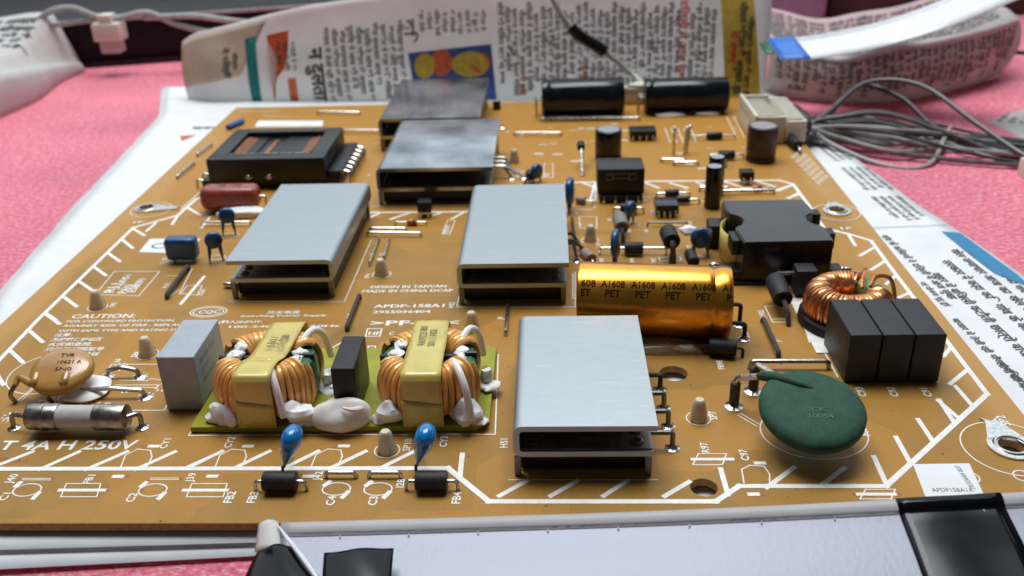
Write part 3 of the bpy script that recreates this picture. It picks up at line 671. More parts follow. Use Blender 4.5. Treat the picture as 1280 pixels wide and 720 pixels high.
def choke(cx, cy, tx0, tx1, skew, lab, txt, sd):
    m = MB(); torus(m, cx, cy, 5.6, 9.9, 2.4, 10.8)
    o = m.build('choke', 'green_core', pcb, lab)
    for a0, a1 in ((205, 335), (25, 155)):
        w = MB(); coil(w, cx, cy, a0, a1, 19, 4.6, 10.8, 1.9, 11.9, .62, jit=.26, phase=1.0); w.build('winding', 'enamel_wire', o)
    s = MB(); s.box(cx - 9.8, cx + 9.6, cy - .5, cy + .5, 7.5, 10.9, .25); s.cyl((cx + 6.0, cy, 11.0), (cx + 9.6, cy, 11.0), .55, 8); s.build('separator', 'black_plastic', o)
    # tape: front face, over the top, down the back
    fy, by, zt = cy - 11.35, cy + 11.35, 12.7
    prof = [(fy, 1.45), (fy - .05, 6), (fy - .05, 10.6), (fy + .35, 12.0), (fy + 1.4, 12.8), (cy - 6, 12.9), (cy - 2, 11.9 if skew else 12.8), (cy + 3, 12.5), (cy + 7, 13.1), (by - 1.2, 12.9), (by, 11.5), (by + .05, 6), (by, 1.5)]
    L = len(prof)
    pr = spline([(0, a, b) for a, b in prof], 4)
    def fn(u, v):
        i = v * (len(pr) - 1); k = min(int(i), len(pr) - 2); q = pr[k].lerp(pr[k + 1], i - k)
        t = min(1, max(0, (q.y - fy) / (by - fy))) if q.z > 11 else (0 if q.y < cy else 1)
        xm = (tx0 + tx1) / 2 + skew * (t * t * (3 - 2 * t)); w = tx1 - tx0 - .5 * t
        return (xm + (u - .5) * w, q.y, q.z)
    t = MB(); t.grid(fn, 6, len(pr) - 1, flip=True); tp = t.build('tape', 'yellow_tape', o, solid=.12)
    t = MB(); t.grid(lambda u, v: (tx0 - .1 + u * (tx1 - tx0 + .15), fy - .22 - .03 * v, 1.5 + v * (6.2 - 1.1 * u)), 4, 4, flip=False); t.build('tape_end', 'yellow_tape', o, solid=.1)
    pt = MB(); xm = (tx0 + tx1) / 2 + skew * .78
    for k, (s_, w) in enumerate(txt): put_text(pt, s_, (xm - .5 + 2.0 * k, cy + .2 - .3 * k, 0), (.10 * (skew and 1), 1, 0), (-1, .1 * (skew and 1), 0), 1.5, width=w, fn=lambda p: Vector((p.x, p.y, 12.95 + .05 * max(0, p.y - cy - 1))))
    pt.build('printed_number', 'ink_black', o, smooth=False)
    # white silicone
    for k, (dx, dy, z, r) in enumerate(((-6.4, .2, 11.0, (1.5, 1.6, .8)), (-6.0, 3.0, 11.5, (1.3, 2.0, .8)), (6.6, .6, 11.1, (1.4, 1.6, .8)), (6.6, -2.6, 11.4, (1.1, 1.7, .7)), (-6.9, -9.3, 3.3, (2.7, 2.2, 2.7)), (-8.6, -8.8, 2.0, (2.1, 1.7, 1.1)), (7.9, -9.4, 3.2, (2.9, 2.4, 2.8)), (9.6, -9.6, 1.8, (2.6, 1.6, .9)), (11.4, 2.5, 1.8, (2.2, 2.2, 1.0)), (11.0, 3.5, 3.4, (1.4, 1.3, 2.0)))):
        gl = MB(); gl.blob((cx + dx, cy + dy, z), r, .55, sd=sd + k, flat=1.36); gl.build('silicone_glue', 'white_glue', o)
    for sx, yo in ((3.0 if skew else 6.5, -9.6), (7.5, 9.5)):
        s = MB(); s.tube(spline([(cx + sx - 1.2, cy + yo * .45, 11.9), (cx + sx + .2, cy + yo * .85, 12.2), (cx + sx + 1.6, cy + yo * 1.13, 9.5), (cx + sx + 2.4, cy + yo * 1.2, 4)], 6), .75, 10); s.build('wire_sleeve', 'white_glue', o)
    return o
choke(-50.0, 34.6, -53.7, -46.3, 2.4, 'copper wound choke strapped with crooked yellow tape, beside the grey box capacitor', (('1501', 3.4), ('LC-7228', 4.6)), 1)
choke(-17.4, 34.6, -21.5, -13.8, .0, 'copper wound choke strapped with straight printed yellow tape, beside the black box', (('FALP47225 R01', 7.2), ('S0N 1.1 R05', 6.2)), 20)

# --- big cream glue blob with a folded dimple
m = MB(); m.blob((-33.8, 25.6, 2.7), (5.4, 4.0, 3.7), .32, seg=36, rings=24, sd=3, flat=.04, freq=1.0)
gb = m.build('glue_blob', 'cream_glue', pcb, 'large cream coloured blob of dried glue between the chokes')
m = MB(); m.tube([(-31.9 + 2.2 * math.cos(t), 25.0 + 2.0 * math.sin(t), 5.35 - .55 * math.cos(t) - .35 * math.sin(t)) for t in np.linspace(-2.2, 2.6, 26)], [.15 + .55 * math.sin(i / 25 * math.pi) for i in range(26)], 8)
m.build('glue_ridge', 'cream_glue', gb)

def boxcap(x0, x1, y0, y1, z1, m, lab, name='box_capacitor', bev=.5, print_=None, z0=.15):
    q = MB(); q.box(x0, x1, y0, y1, z0, z1, bev, 3); o = q.build(name, m, pcb, lab)
    for yy in (y0 + 3, y1 - 3): wire(o, [((x0 + x1) / 2, yy, z0 + .1), ((x0 + x1) / 2, yy, .02)], .4)
    return o
gc = boxcap(-71.2, -63.6, 31.4, 47.2, 12.6, 'grey_plastic', 'light grey box capacitor standing left of the chokes', bev=.35)
m = MB()
for k, (s_, w) in enumerate((('MKP X2 .22 K', 8.5), ('275V~', 6.0), ('40/110/56', 7.5))): put_text(m, s_, (-63.57, 34, 9.4 - 2.2 * k), (0, 1, 0), (0, 0, 1), 1.2, width=w)
m.build('printed_rating', 'mark_grey', gc, smooth=False)
bb = boxcap(-35.6, -31.0, 27.3, 40.4, 12.1, 'black_plastic', 'narrow black box capacitor between the two chokes', z0=1.4)
m = MB()
for k, (s_, w) in enumerate((('HPB', 6.5), ('471 K', 5.0))): put_text(m, s_, (-32.9 - 1.7 * (k - .5) + .2, 30, 12.13), (0, 1, 0), (-1, 0, 0), .9, width=w)
m.build('printed_mark', 'ink_black', bb, smooth=False)
for k, (x0, x1) in enumerate(((67.0, 73.3), (73.5, 79.7), (79.9, 86.0))):
    boxcap(x0, x1, 39.9, 56.0, 11.3, 'cap_black', ('leftmost', 'middle', 'rightmost')[k] + ' of three black box capacitors side by side', bev=.45)

# --- gold electrolytic lying on its side with repeated lettering
ga, gbv = Vector((13.4, 64.2, 8.3)), Vector((46.9, 60.6, 8.3)); gd = (gbv - ga).normalized(); R0 = 8.1; gl_ = (gbv - ga).length
m = MB(); m.lathe(ga, gd, [(R0 * .9, -.1), (R0 * .985, .15), (R0, .7), (R0, gl_ - 5.2), (R0 * .985, gl_ - 4.6), (R0 * .955, gl_ - 3.9), (R0 * .985, gl_ - 3.1), (R0, gl_ - 2.5), (R0, gl_ - .9), (R0 * .97, gl_ - .25), (R0 * .9, gl_)], 56, cap=False)
gold = m.build('electrolytic_capacitor', 'gold_sleeve', pcb, 'large gold sleeved capacitor lying on its side with repeated black lettering')
m = MB(); m.lathe(gbv, gd, [(R0 * .9, -.01), (R0 * .9, -.4), (.1, -.45)], 40); m.lathe(ga, gd, [(R0 * .9, 0), (R0 * .8, .1), (.1, .12)], 40); m.build('end_disc', 'black_matt', gold)
side = Vector((gd.y, -gd.x, 0))                # points to the viewer side
def oncyl(alpha, s_, r): return ga + gd * s_ + (Vector((0, 0, 1)) * math.cos(alpha) + side * math.sin(alpha)) * r
m = MB()
for k in range(6):
    for txt_, al, w, off in (('A1608', 46, 5.2, 0), ('PET', 61, 3.3, 1.0)):
        s0 = 5.2 + 6.5 * (k - 1) + off
        v, f = text2d(txt_, .018); sx = w / v[:, 0].max()
        if k == 0:
            v, f = text2d({'A1608': '608', 'PET': 'ET'}[txt_], .018); sx = {'A1608': 3.2, 'PET': 2.1}[txt_] / v[:, 0].max(); s0 = {'A1608': .85, 'PET': .9}[txt_]
        if k == 5:
            v, f = text2d({'A1608': 'A1', 'PET': 'P'}[txt_], .018); sx = {'A1608': 1.9, 'PET': .95}[txt_] / v[:, 0].max()
        ps = []
        for a_, b_ in v:
            s_ = s0 + a_ * sx; rr = R0 + .03
            if gl_ - 5.2 < s_ < gl_ - 2.5: rr = R0 * (1 - .045 * max(0, 1 - abs(s_ - (gl_ - 3.9)) / 1.3)) + .05
            ps.append(oncyl(math.radians(al) - b_ * 1.55 / R0, s_, rr))
        m = MB(); m.add(ps, f); m.build('printed_lettering', 'ink_brown', gold, smooth=False)
for (a_, b_) in (((915, 381), (924, 407)), ((917, 396), (930, 424))):
    p = P(*b_); z = 5.4 if b_[1] == 407 else 3.9
    wire(gold, [(46.3, p.y + .6, z), (p.x, p.y + .1, z), (p.x, p.y, .3)], .5, 'dusty_wire'); pad(gold, p.x, p.y, 1.4)
m = MB(); m.blob((31, 55.0, .4), (11, 3.2, 1.6), .2, seg=30, sd=2, flat=.06, rot=-.1); m.build('clear_glue_patch', 'clear_glue', gold)
m = MB(); m.blob((36.4, 53.3, 1.1), (2.6, .9, .75), .3, sd=4, flat=.06); m.build('white_glue_patch', 'white_glue', gold)

def axial(pa, pb, d, body, z, mname, lab, name='ferrite_bead', lr=.35, lm='tinned', bev=.25, f0=None, pads=False, bands=None):
    a = P(*pa); b = P(*pb); a.z = b.z = z; ax = (b - a).normalized(); L = (b - a).length
    c = a + (b - a) * (f0 if f0 is not None else .5)
    q = MB(); q.cyl(c - ax * body / 2, c + ax * body / 2, d / 2, 22, bev); o = q.build(name, mname, pcb, lab)
    wire(o, [c - ax * (body / 2 - .3), Vector((a.x, a.y, z)), Vector((a.x, a.y, 0.05))], lr, lm, rb=1.2)
    wire(o, [c + ax * (body / 2 - .3), Vector((b.x, b.y, z)), Vector((b.x, b.y, 0.05))], lr, lm, rb=1.2)
    if pads: pad(o, a.x, a.y, 1.5); pad(o, b.x, b.y, 1.5)
    if bands:
        for t, cc in bands:
            q = MB(); q.cyl(c + ax * (t - .3), c + ax * (t + .3), d / 2 + .03, 18); q.build('band', cc, o)
    return o
axial((320, 612.5), (384, 612.5), 3.5, 5.9, 1.95, 'black_matt', 'black ferrite bead in front of the left blue drop capacitor', bev=.15)
axial((508, 612), (572.5, 612), 3.5, 5.6, 1.95, 'black_matt', 'black ferrite bead in front of the right blue drop capacitor', bev=.15)
axial((877, 442), (928, 446), 3.6, 5.9, 2.1, 'black_matt', 'sooty black bead lying against the gold capacitor', lm='dusty_wire', f0=.50)
axial((749.5, 318), (833, 318), 3.3, 5.0, 1.9, 'black_matt', 'dark bead on a long wire between the blue disc and the grey sleeve', f0=.51)
axial((766.5, 267), (804.5, 267), 3.0, 4.9, 1.8, 'black_matt', 'dark bead just in front of the small black transformer')
axial((820.5, 248), (862, 247), 2.4, 4.3, 1.6, 'black_plastic', 'small black diode behind another near the centre right', name='diode', f0=.46)
axial((840, 255), (874, 255), 2.2, 4.1, 1.5, 'black_plastic', 'small black diode in front of another near the centre right', name='diode', f0=.40)
axial((864, 175), (919, 174), 2.6, 5.6, 1.5, 'black_plastic', 'black diode with long wires below the right black cylinder', name='diode', f0=.52)
axial((887, 200), (929, 199), 2.9, 5.4, 1.8, 'black_plastic', 'black diode behind the small three legged transistor', name='diode', f0=.5)
axial((494, 281.5), (533, 281.5), 1.9, 2.9, 1.0, 'orange_glass', 'orange glass diode right of two long silver jumpers', name='glass_diode', f0=.55, lr=.25, bands=((.7, 'ink_black'),))
axial((926, 240), (966, 238), 1.9, 3.2, 1.0, 'orange_glass', 'orange glass diode behind the large black transformer', name='glass_diode', f0=.5, lr=.25, bands=((.7, 'ink_black'),))
axial((732, 327), (742, 337), 3.3, 4.5, 2.2, 'mauve', 'mauve resistor half hidden behind the gold capacitor', name='resistor', f0=.3)
axial((721, 254), (741, 257), 2.2, 3, 1.3, 'mauve', 'small mauve resistor behind the plain blue disc', name='resistor', f0=.25, lr=.25)

# --- fuse
fa, fb = P(33, 540), P(174, 540)
c0, c1 = Vector((-95.6, 24.6, 3.4)), Vector((-75.9, 24.2, 3.4))
fd = (c1 - c0).normalized()
m = MB(); m.cyl(c0 + fd * 3, c1 - fd * 3, 2.35, 30); fuse = m.build('fuse', 'ceramic', pcb, 'white ceramic fuse with grey metal end caps lying near the printed rating')
for a_, b_ in ((c0, c0 + fd * 6.3), (c1 - fd * 6.3, c1)):
    m = MB(); m.cyl(a_, b_, 2.62, 30, .35); m.build('end_cap', 'nickel_cap', fuse)
m = MB(); m.lathe(c0 + fd * 3.0, fd, [(2.64, 0), (2.8, .15), (2.8, .55), (2.64, .7)], 30); m.build('retaining_ring', 'nickel_cap', fuse)
pl_, pr_ = P(18, 535), P(178, 534)
wire(fuse, [c0 + fd * .2, Vector((pl_.x, pl_.y + .2, 3.2)), Vector((pl_.x, pl_.y, .2))], .5, 'nickel_cap', rb=1.5); wire(fuse, [c1 - fd * .2, Vector((pr_.x, pr_.y + .3, 3.2)), Vector((pr_.x, pr_.y, .2))], .5, 'nickel_cap', rb=1.5)
pad(fuse, pl_.x, pl_.y, 1.3); pad(fuse, pr_.x, pr_.y, 1.4)

# --- disc capacitor, tan, leaning back
def disc(center, ux, uy, r1, r2, th, name, m, lab, seg=40):
    c = Vector(center); ux = Vector(ux).normalized(); uy = Vector(uy); uy = (uy - ux * ux.dot(uy)).normalized(); n = ux.cross(uy)
    q = MB(); prof = [(1, -0.0)]; rings = 9
    vs = []; fs = []
    for i in range(rings + 1):
        t = -math.pi / 2 + math.pi * i / rings; rr = abs(math.cos(t)) ** .45; h = math.sin(t)
        h = math.copysign(abs(h) ** .8, h)
        for k in range(seg):
            a_ = 2 * math.pi * k / seg
            w = 1 + .012 * math.sin(3 * a_ + 1)
            vs.append(c + ux * (r1 * rr * w * math.cos(a_)) + uy * (r2 * rr * w * math.sin(a_)) + n * (th / 2 * h))
    for i in range(rings):
        for k in range(seg): fs.append((i * seg + k, i * seg + (k + 1) % seg, (i + 1) * seg + (k + 1) % seg, (i + 1) * seg + k))
    q.add(vs, fs)
    return q, (c, ux, uy, n)
q, fr = disc((-95.3, 38.6, 5.2), (1, .05, 0), (0, .88, .30), 6.6, 6.1, 3.3, 'x', 'x', '')
for s_, (px, py) in ((-1, (20, 503)), (1, (65.5, 503))):
    p = P(px, py); k0 = Vector((-95.3 + s_ * 3.2 - 1.0, 34.5, 4.8)); k1 = Vector((p.x + .9, p.y + 2.3, 4.6))
    q.tube(spline([k0 + Vector((0, 2, .7)), k0, k1, k1 + Vector((-.6, -1.6, -1.0))], 5), [1.1 - .035 * i for i in range(16)], 10)
tan = q.build('disc_capacitor', 'tan_epoxy', pcb, 'shiny tan disc capacitor on two bent wires above the fuse', angle=70)
for s_, (px, py) in ((-1, (20, 503)), (1, (65.5, 503))):
    p = P(px, py); wire(tan, [(p.x + .5, p.y + 1.0, 3.9), (p.x - .6, p.y - .6, 2.2), (p.x, p.y, .1)], .48, 'nickel_cap', rb=1.6)
m = MB(); c_, ux, uy, n = fr
for k, (s_, w) in enumerate((('TVR', 3.0), ('10621 A', 5.0), ('SN0', 3.4))):
    put_text(m, s_, (0, 0, 0), (1, 0, 0), (0, 1, 0), .95, width=w, fn=lambda p, k=k: c_ + ux * (p.x - .6) + uy * (p.y + 2.6 - 1.9 * k) + n * 1.68)
m.build('printed_code', 'ink_brown', tan, smooth=False)
m = MB(); m.blob((-91.0, 38.8, .8), (4.8, 5.4, 1.5), .15, seg=24, sd=8, flat=.04); m.build('silicone_glue', 'white_glue', tan)

# --- green thermistor
q, fr = disc((54.3, 18.8, 7.6), (1, -.03, 0), (0, .98, .16), 9.5, 10.4, 4.4, 'x', 'x', '', 56)
q.tube(spline([(47.2, 30.8, 7.6), (48.5, 27.4, 9.6), (50.2, 25.2, 10.4), (53.4, 23.0, 10.35), (56.0, 22.0, 9.9)], 5), [.75, .85, .95, 1.0, 1.05, 1.05, 1.05, 1.0, 1, .95, .95, .9, .9, .85, .8, .7, .6, .5, .4, .3, .2], 10)
th = q.build('thermistor', 'green_epoxy', pcb, 'large round green disc thermistor raised on two sleeved wires', angle=70)
la, lb = P(917, 508), P(941, 489)
for p, e in ((la, Vector((47.2, 30.6, 7.7))), (lb, Vector((51.4, 30.0, 7.3)))):
    wire(th, [(p.x, p.y, .2), (p.x, p.y, 6.6), e], .62, 'tinned', rb=1.2)
    m = MB(); m.cyl((p.x, p.y, .6), (p.x, p.y, 5.6), 1.0, 14, .15); m.build('sleeve', 'dusty_wire', th); pad(th, p.x, p.y, 1.9)
m = MB(); c_, ux, uy, n = fr
for k, (s_, w) in enumerate((('SCK', 3.2), ('10054', 4.2))): m = MB(); put_text(m, s_, (0, 0, 0), (1, 0, 0), (0, 1, 0), 1.1, width=w, fn=lambda p, k=k: c_ + ux * (p.x - 1.5) + uy * (p.y - 2.5 - 1.8 * k) + n * 2.26); m.build('printed_code', 'green_epoxy_print', th, smooth=False)

# --- blue drop capacitors (edge on)
def drop(px, py, H, tilt, w, d, lab, m='blue_epoxy'):
    p = P(px, py); pts = []; rs = []
    prof = [(1.2, .22), (2.2, .35), (3.2, .75), (4.6, 1.15), (6, 1.5), (7.4, 1.8), (8.6, 1.92), (9.6, 1.85), (10.4, 1.55), (11.0, 1.05), (11.3, .5), (11.4, .08)]
    f = H / 11.4
    q = MB(); q.tube([(p.x + tilt * (h / 11.4) ** 1.2, p.y, h * f) for h, r in prof], [r * w / 1.92 for h, r in prof], 16)
    v = np.array(q.v); v[:, 1] = p.y + (v[:, 1] - p.y) * d / w * (0.55 + .45 * np.clip(v[:, 2] / H, 0, 1)); q.v = [tuple(t) for t in v]
    o = q.build('drop_capacitor', m, pcb, lab)
    wire(o, [(p.x - .05, p.y - .2, .05), (p.x, p.y - .1, 1.6 * f)], .28, 'dusty_wire'); wire(o, [(p.x + .2, p.y + 5.5, .05), (p.x + .5, p.y + 3, 2.6), (p.x + .8, p.y + .6, 3.2)], .28, 'dusty_wire')
    return o
drop(354.5, 590, 9.6, 3.4, 1.95, 3.2, 'bright blue drop capacitor leaning right, left one at the front edge')
drop(520.5, 588, 9.6, 3.0, 1.95, 3.2, 'bright blue drop capacitor leaning right, right one at the front edge')

def bluedisc(px, py, r, th_, face, lab, m='dark_blue_epoxy', H=None, legs=None, tilt=0.0):
    """a small upright ceramic disc; face = heading of its broad side in degrees (0 = faces the viewer)"""
    p = P(px, py); H = H or r * 2.2; a_ = math.radians(face); ux = Vector((math.cos(a_), math.sin(a_), 0)); uy = Vector((tilt, .12, 1))
    c = Vector((p.x + tilt * (H - r), p.y + .4, H - r))
    q, fr = disc(c, ux, uy, r, r, th_, 'x', 'x', '', 24)
    ends = []
    for s_ in (-1, 1):
        e = Vector((p.x, p.y, .1)) + ux * s_ * (r * .72); k0 = c + ux * s_ * r * .55 - Vector((0, 0, r * .6))
        q.tube([k0, (k0 + e) / 2 + Vector((0, 0, .3)), e + Vector((0, 0, 1.0))], [.65, .5, .3], 8); ends.append(e)
    o = q.build('disc_capacitor', m, pcb, lab, angle=70)
    for e in ends: wire(o, [e, e + Vector((0, 0, 1.4))], .25, 'dusty_wire')
    return o
bluedisc(712.5, 264, 4.2, 2.6, 82, 'dark blue disc seen edge on against the middle heatsink', H=10.5)
bluedisc(769, 334, 4.0, 2.3, 80, 'blue disc seen edge on just behind the gold capacitor', H=10.6)
bluedisc(788, 280, 2.4, 2.2, 60, 'small blue disc in front of the dark bead', H=7.0, m='dark_blue_epoxy')
bluedisc(875, 322, 2.9, 2.2, 4, 'round blue disc facing the viewer beside the yellow taped transformer', H=8.4)
bluedisc(671, 228, 2.5, 2.4, 50, 'blue disc between two upright dark beads behind the middle heatsink', H=6.2)
bluedisc(287, 294, 2.4, 2.2, 10, 'small blue disc in front of the red capacitor', H=8.4)
bluedisc(271, 327, 2.4, 2.2, 24, 'small blue disc to the right of the dark blue film capacitor', H=8.6)
m = MB(); m.blob((44.3, 108.5, 5.5), (2.4, 1.8, 1.3), .3, sd=3); m.build('glue_dab', 'white_glue', pcb, 'dab of whitish glue above the round blue disc')
# blue film capacitor
p = P(207, 330); q = MB(); q.box(p.x + .4, p.x + 8.9, p.y - .4, p.y + 4.0, .9, 7.2, 1.5, 4); fc = q.build('film_capacitor', 'dark_blue_epoxy', pcb, 'dark blue box shaped film capacitor near the left border')
for dx in (2, 7.3): wire(fc, [(p.x + dx, p.y + 1.6, 1), (p.x + dx, p.y + 1.6, .05)], .3)
# red film capacitor
p = P(255, 270); q = MB(); q.box(-100.4, -82.4, 138.8, 146.5, .9, 8.1, 3.0, 5); rc = q.build('film_capacitor', 'red_epoxy', pcb, 'red brown pillow shaped film capacitor resting in white glue')
m = MB(); m.blob((-86.5, 137.0, 1.0), (7.0, 2.6, 1.9), .3, seg=24, sd=6, flat=.05, rot=.15); m.build('silicone_glue', 'white_glue', rc)
m = MB(); put_text(m, '2E 104J', (0, 0, 0), (1, 0, 0), (0, 1, 0), 1.8, width=7, fn=lambda p: Vector((p.x - 94.5, p.y + 141.7, 8.13))); m.build('printed_code', 'ink_brown', rc, smooth=False)
wire(rc, [(-82.8, 142.5, 4.5), (-80.5, 142.5, 4.5), (-80.5, 142, .05)], .35)

# --- plastic posts
def post(px, py, lab, first=[None]):
    p = P(px, py)
    if first[0] is None:
        m = MB(); m.lathe((p.x, p.y, .02), (0, 0, 1), [(1.75, 0), (1.7, .5), (1.5, 2.0), (1.22, 3.6), (1.12, 4.2), (.8, 4.62), (.05, 4.75)], 22)
        o = m.build('plastic_post', 'cream_plastic', pcb, lab)
        f = MB()
        for k in range(4):
            t = k * math.pi / 2 + .5; f.add([(p.x + 1.78 * math.cos(t), p.y + 1.78 * math.sin(t), .1), (p.x + 2.15 * math.cos(t + .15), p.y + 2.15 * math.sin(t + .15), .1), (p.x + 1.45 * math.cos(t), p.y + 1.45 * math.sin(t), 3)], [(0, 1, 2), (2, 1, 0)])
        f.build('rib', 'cream_plastic', o); first[0] = o; return o
    o = first[0]; return dup(o, p.x - o['wx'], p.y - o['wy'], lab)
post(123, 384, 'cream plastic post above the caution notice'); post(185, 444, 'cream plastic post left of the grey box capacitor'); post(477, 344, 'cream plastic post above the country of origin text')
post(484, 564, 'cream plastic post between the two blue drops at the front'); post(873, 524, 'cream plastic post right of the nearest heatsink'); post(738, 301, 'cream plastic post behind the left end of the gold capacitor')
post(643, 203, 'blurred cream plastic post right of the polished heatsink'); post(590, 412, 'cream plastic post hidden behind the straight taped choke')

# --- upright electrolytics
def can(px, py, r, h, m, lab, top='mark_grey', tz=0):
    p = P(px, py); x, y = p.x, p.y + r
    q = MB(); q.lathe((x, y, .1), (0, 0, 1), [(r * .96, 0), (r, .4), (r, 1.2), (r * .94, 1.7), (r, 2.2), (r, h - .8), (r * .97, h - .3), (r * .88, h - .05), (r * .8, h - .05)], 30)
    o = q.build('electrolytic_capacitor', m, pcb, lab)
    q = MB(); q.lathe((x, y, h - .02), (0, 0, 1), [(r * .84, 0), (r * .82, .1), (.05, .12)], 26)
    for k in (0, 1): q.box(x - r * .6, x + r * .6, y - .08, y + .08, h + .08, h + .13, M=Matrix.Translation((x, y, 0)) @ Matrix.Rotation(k * math.pi / 2, 4, 'Z') @ Matrix.Translation((-x, -y, 0)))
    q.build('vent_top', top, o, angle=30)
    return o
can(761, 203, 4.6, 10.4, 'black_gloss', 'black upright capacitor with pale round top behind the small transformer', top='aluminium')
can(954, 206, 5.0, 12.2, 'brown_sleeve', 'dark brown upright capacitor in front of the white connector')
can(891.5, 263, 2.45, 13.0, 'black_gloss', 'slim black upright capacitor, front one of a close pair', top='aluminium')
can(895, 247, 2.45, 12.4, 'black_gloss', 'slim black upright capacitor, rear one of a close pair', top='aluminium')
can(621, 138, 1.6, 3.6, 'black_matt', 'tiny blurred black can right of the farthest heatsink')

# --- lying black electrolytics at the far edge
def lying(x0, x1, y, r, lab):
    q = MB(); L = x1 - x0; q.lathe((x0, y, r + .3), (1, 0, 0), [(r * .86, 0), (r * .97, .3), (r, 1.0), (r, 2.4), (r * .94, 3.2), (r, 4.2), (r, L - .8), (r * .96, L - .2), (r * .86, L)], 40)
    o = q.build('electrolytic_capacitor', 'black_gloss', pcb, lab)
    for dy in (-2, 2): wire(o, [(x0 + .3, y + dy, r), (x0 - 2.2, y + dy, r), (x0 - 2.2, y + dy, .1)], .4)
    q = MB(); q.blob((x0 + L * .3, y - r + .6, .5), (6, 1.6, 1.0), .3, sd=x0, flat=.05); q.blob((x0 + L * .75, y - r + .8, .5), (5, 1.4, .9), .3, sd=x0 + 3, flat=.05); q.build('glue', 'cream_glue', o)
    return o
lying(4.2, 36.6, 240.2, 7.2, 'large black capacitor lying at the far edge, left of the pair')
lying(44.8, 77.6, 242.5, 6.6, 'large black capacitor lying at the far edge, right of the pair')

# --- slant transformer with open ferrite frame
def frame_transformer():
    x0, x1, y0, y1, zt = -104.2, -65.6, 160.4, 194.6, 10.6
    q = MB(); t = 4.4
    q.box(x0, x1, y0, y0 + 5.2, 3.0, zt, .5); q.box(x0 + .4, x1 - .4, y1 - 4.4, y1, 3.2, zt - .05, .5); q.box(x0 + .05, x0 + t + 1.2, y0 + 1, y1 - 1, 3.05, zt - .02, .5); q.box(x1 - t - 1.2, x1 - .05, y0 + 1, y1 - 1, 3.05, zt - .02, .5)
    q.box(x0 + 12, x1 - 12, y0 + 3, y1 - 3, 4, zt - 2.2, .4)
    o = q.build('transformer', 'ferrite', pcb, 'flat black transformer with open ferrite frame at the far left corner')
    q = MB(); q.box(x0 - 3, x1 + 4, y0 + 1.2, y1 - 1, .8, 3.0, .3); q.box(x1 + .3, x1 + 4.6, y0 + 2, y1 - 2, 2.9, 5.4, .4); q.box(x0 + 6.6, x1 - 6.6, y0 + 4.8, y1 - 4.6, 3.0, 5.2, .2); q.build('bobbin', 'black_plastic', o)
    for xa in (x0 + 8.8, x1 - 8.8):
        w = MB(); s_ = 1 if xa < -85 else -1
        for k in range(6):
            xx = xa - s_ * 2.0 + k * .62 * s_; zz = 9.4 - .12 * k
            w.tube(spline([(xx + s_ * 1.4, y0 + 5.6, zz - 1.4), (xx, y0 + 9, zz), (xx - s_ * .3, (y0 + y1) / 2, zz), (xx, y1 - 8, zz), (xx + s_ * 1.4, y1 - 5, zz - 1.4)], 4), .34, 7)
        w.build('winding', 'copper_dark', o)
    q = MB(); q.box(-88.5, -86.6, y0 + 7, y1 - 8, 8, 8.8, .2); q.build('copper_strip', 'copper_dark', o)
    for xa in (-95.5, -79.5):
        q = MB(); q.box(xa - 4.6, xa + 4.6, y0 + 5.6, y1 - 5, 7.2, 9.0, .3); q.build('insulating_plate', 'black_plastic', o)
    q = MB(); q.box(x0 + 6.2, x1 - 6.0, y0 + 5.1, y0 + 5.5, zt - .5, zt + .12, .08); q.build('metal_clip', 'tinned', o)
    for k in range(7):
        yy = y0 + 4.5 + k * 4.2; pts = [(x1 + 3, yy, 2.6), (x1 + 5.2, yy, 4.4), (x1 + 7.4, yy - .4, 3.4), (x1 + 7.2, yy - .8, .3)]
        w = MB(); w.tube(spline(pts, 5), .55, 8); w.build('pin', 'solder', o)
    for xx in (-91, -84.5):
        w = MB(); w.blob((xx, y0 + .3, 4.3), (1.35, 1.1, 1.0), .2, sd=xx); w.build('solder_joint', 'solder', o)
    for yy in (y0 + 3, y0 + 9): w = MB(); w.tube(spline([(x0 - 2.5, yy, 2.2), (x0 - 5, yy, 2.6), (x0 - 5.4, yy, .2)], 5), .4, 8); w.build('pin', 'tinned', o)
    return o
frame_transformer()

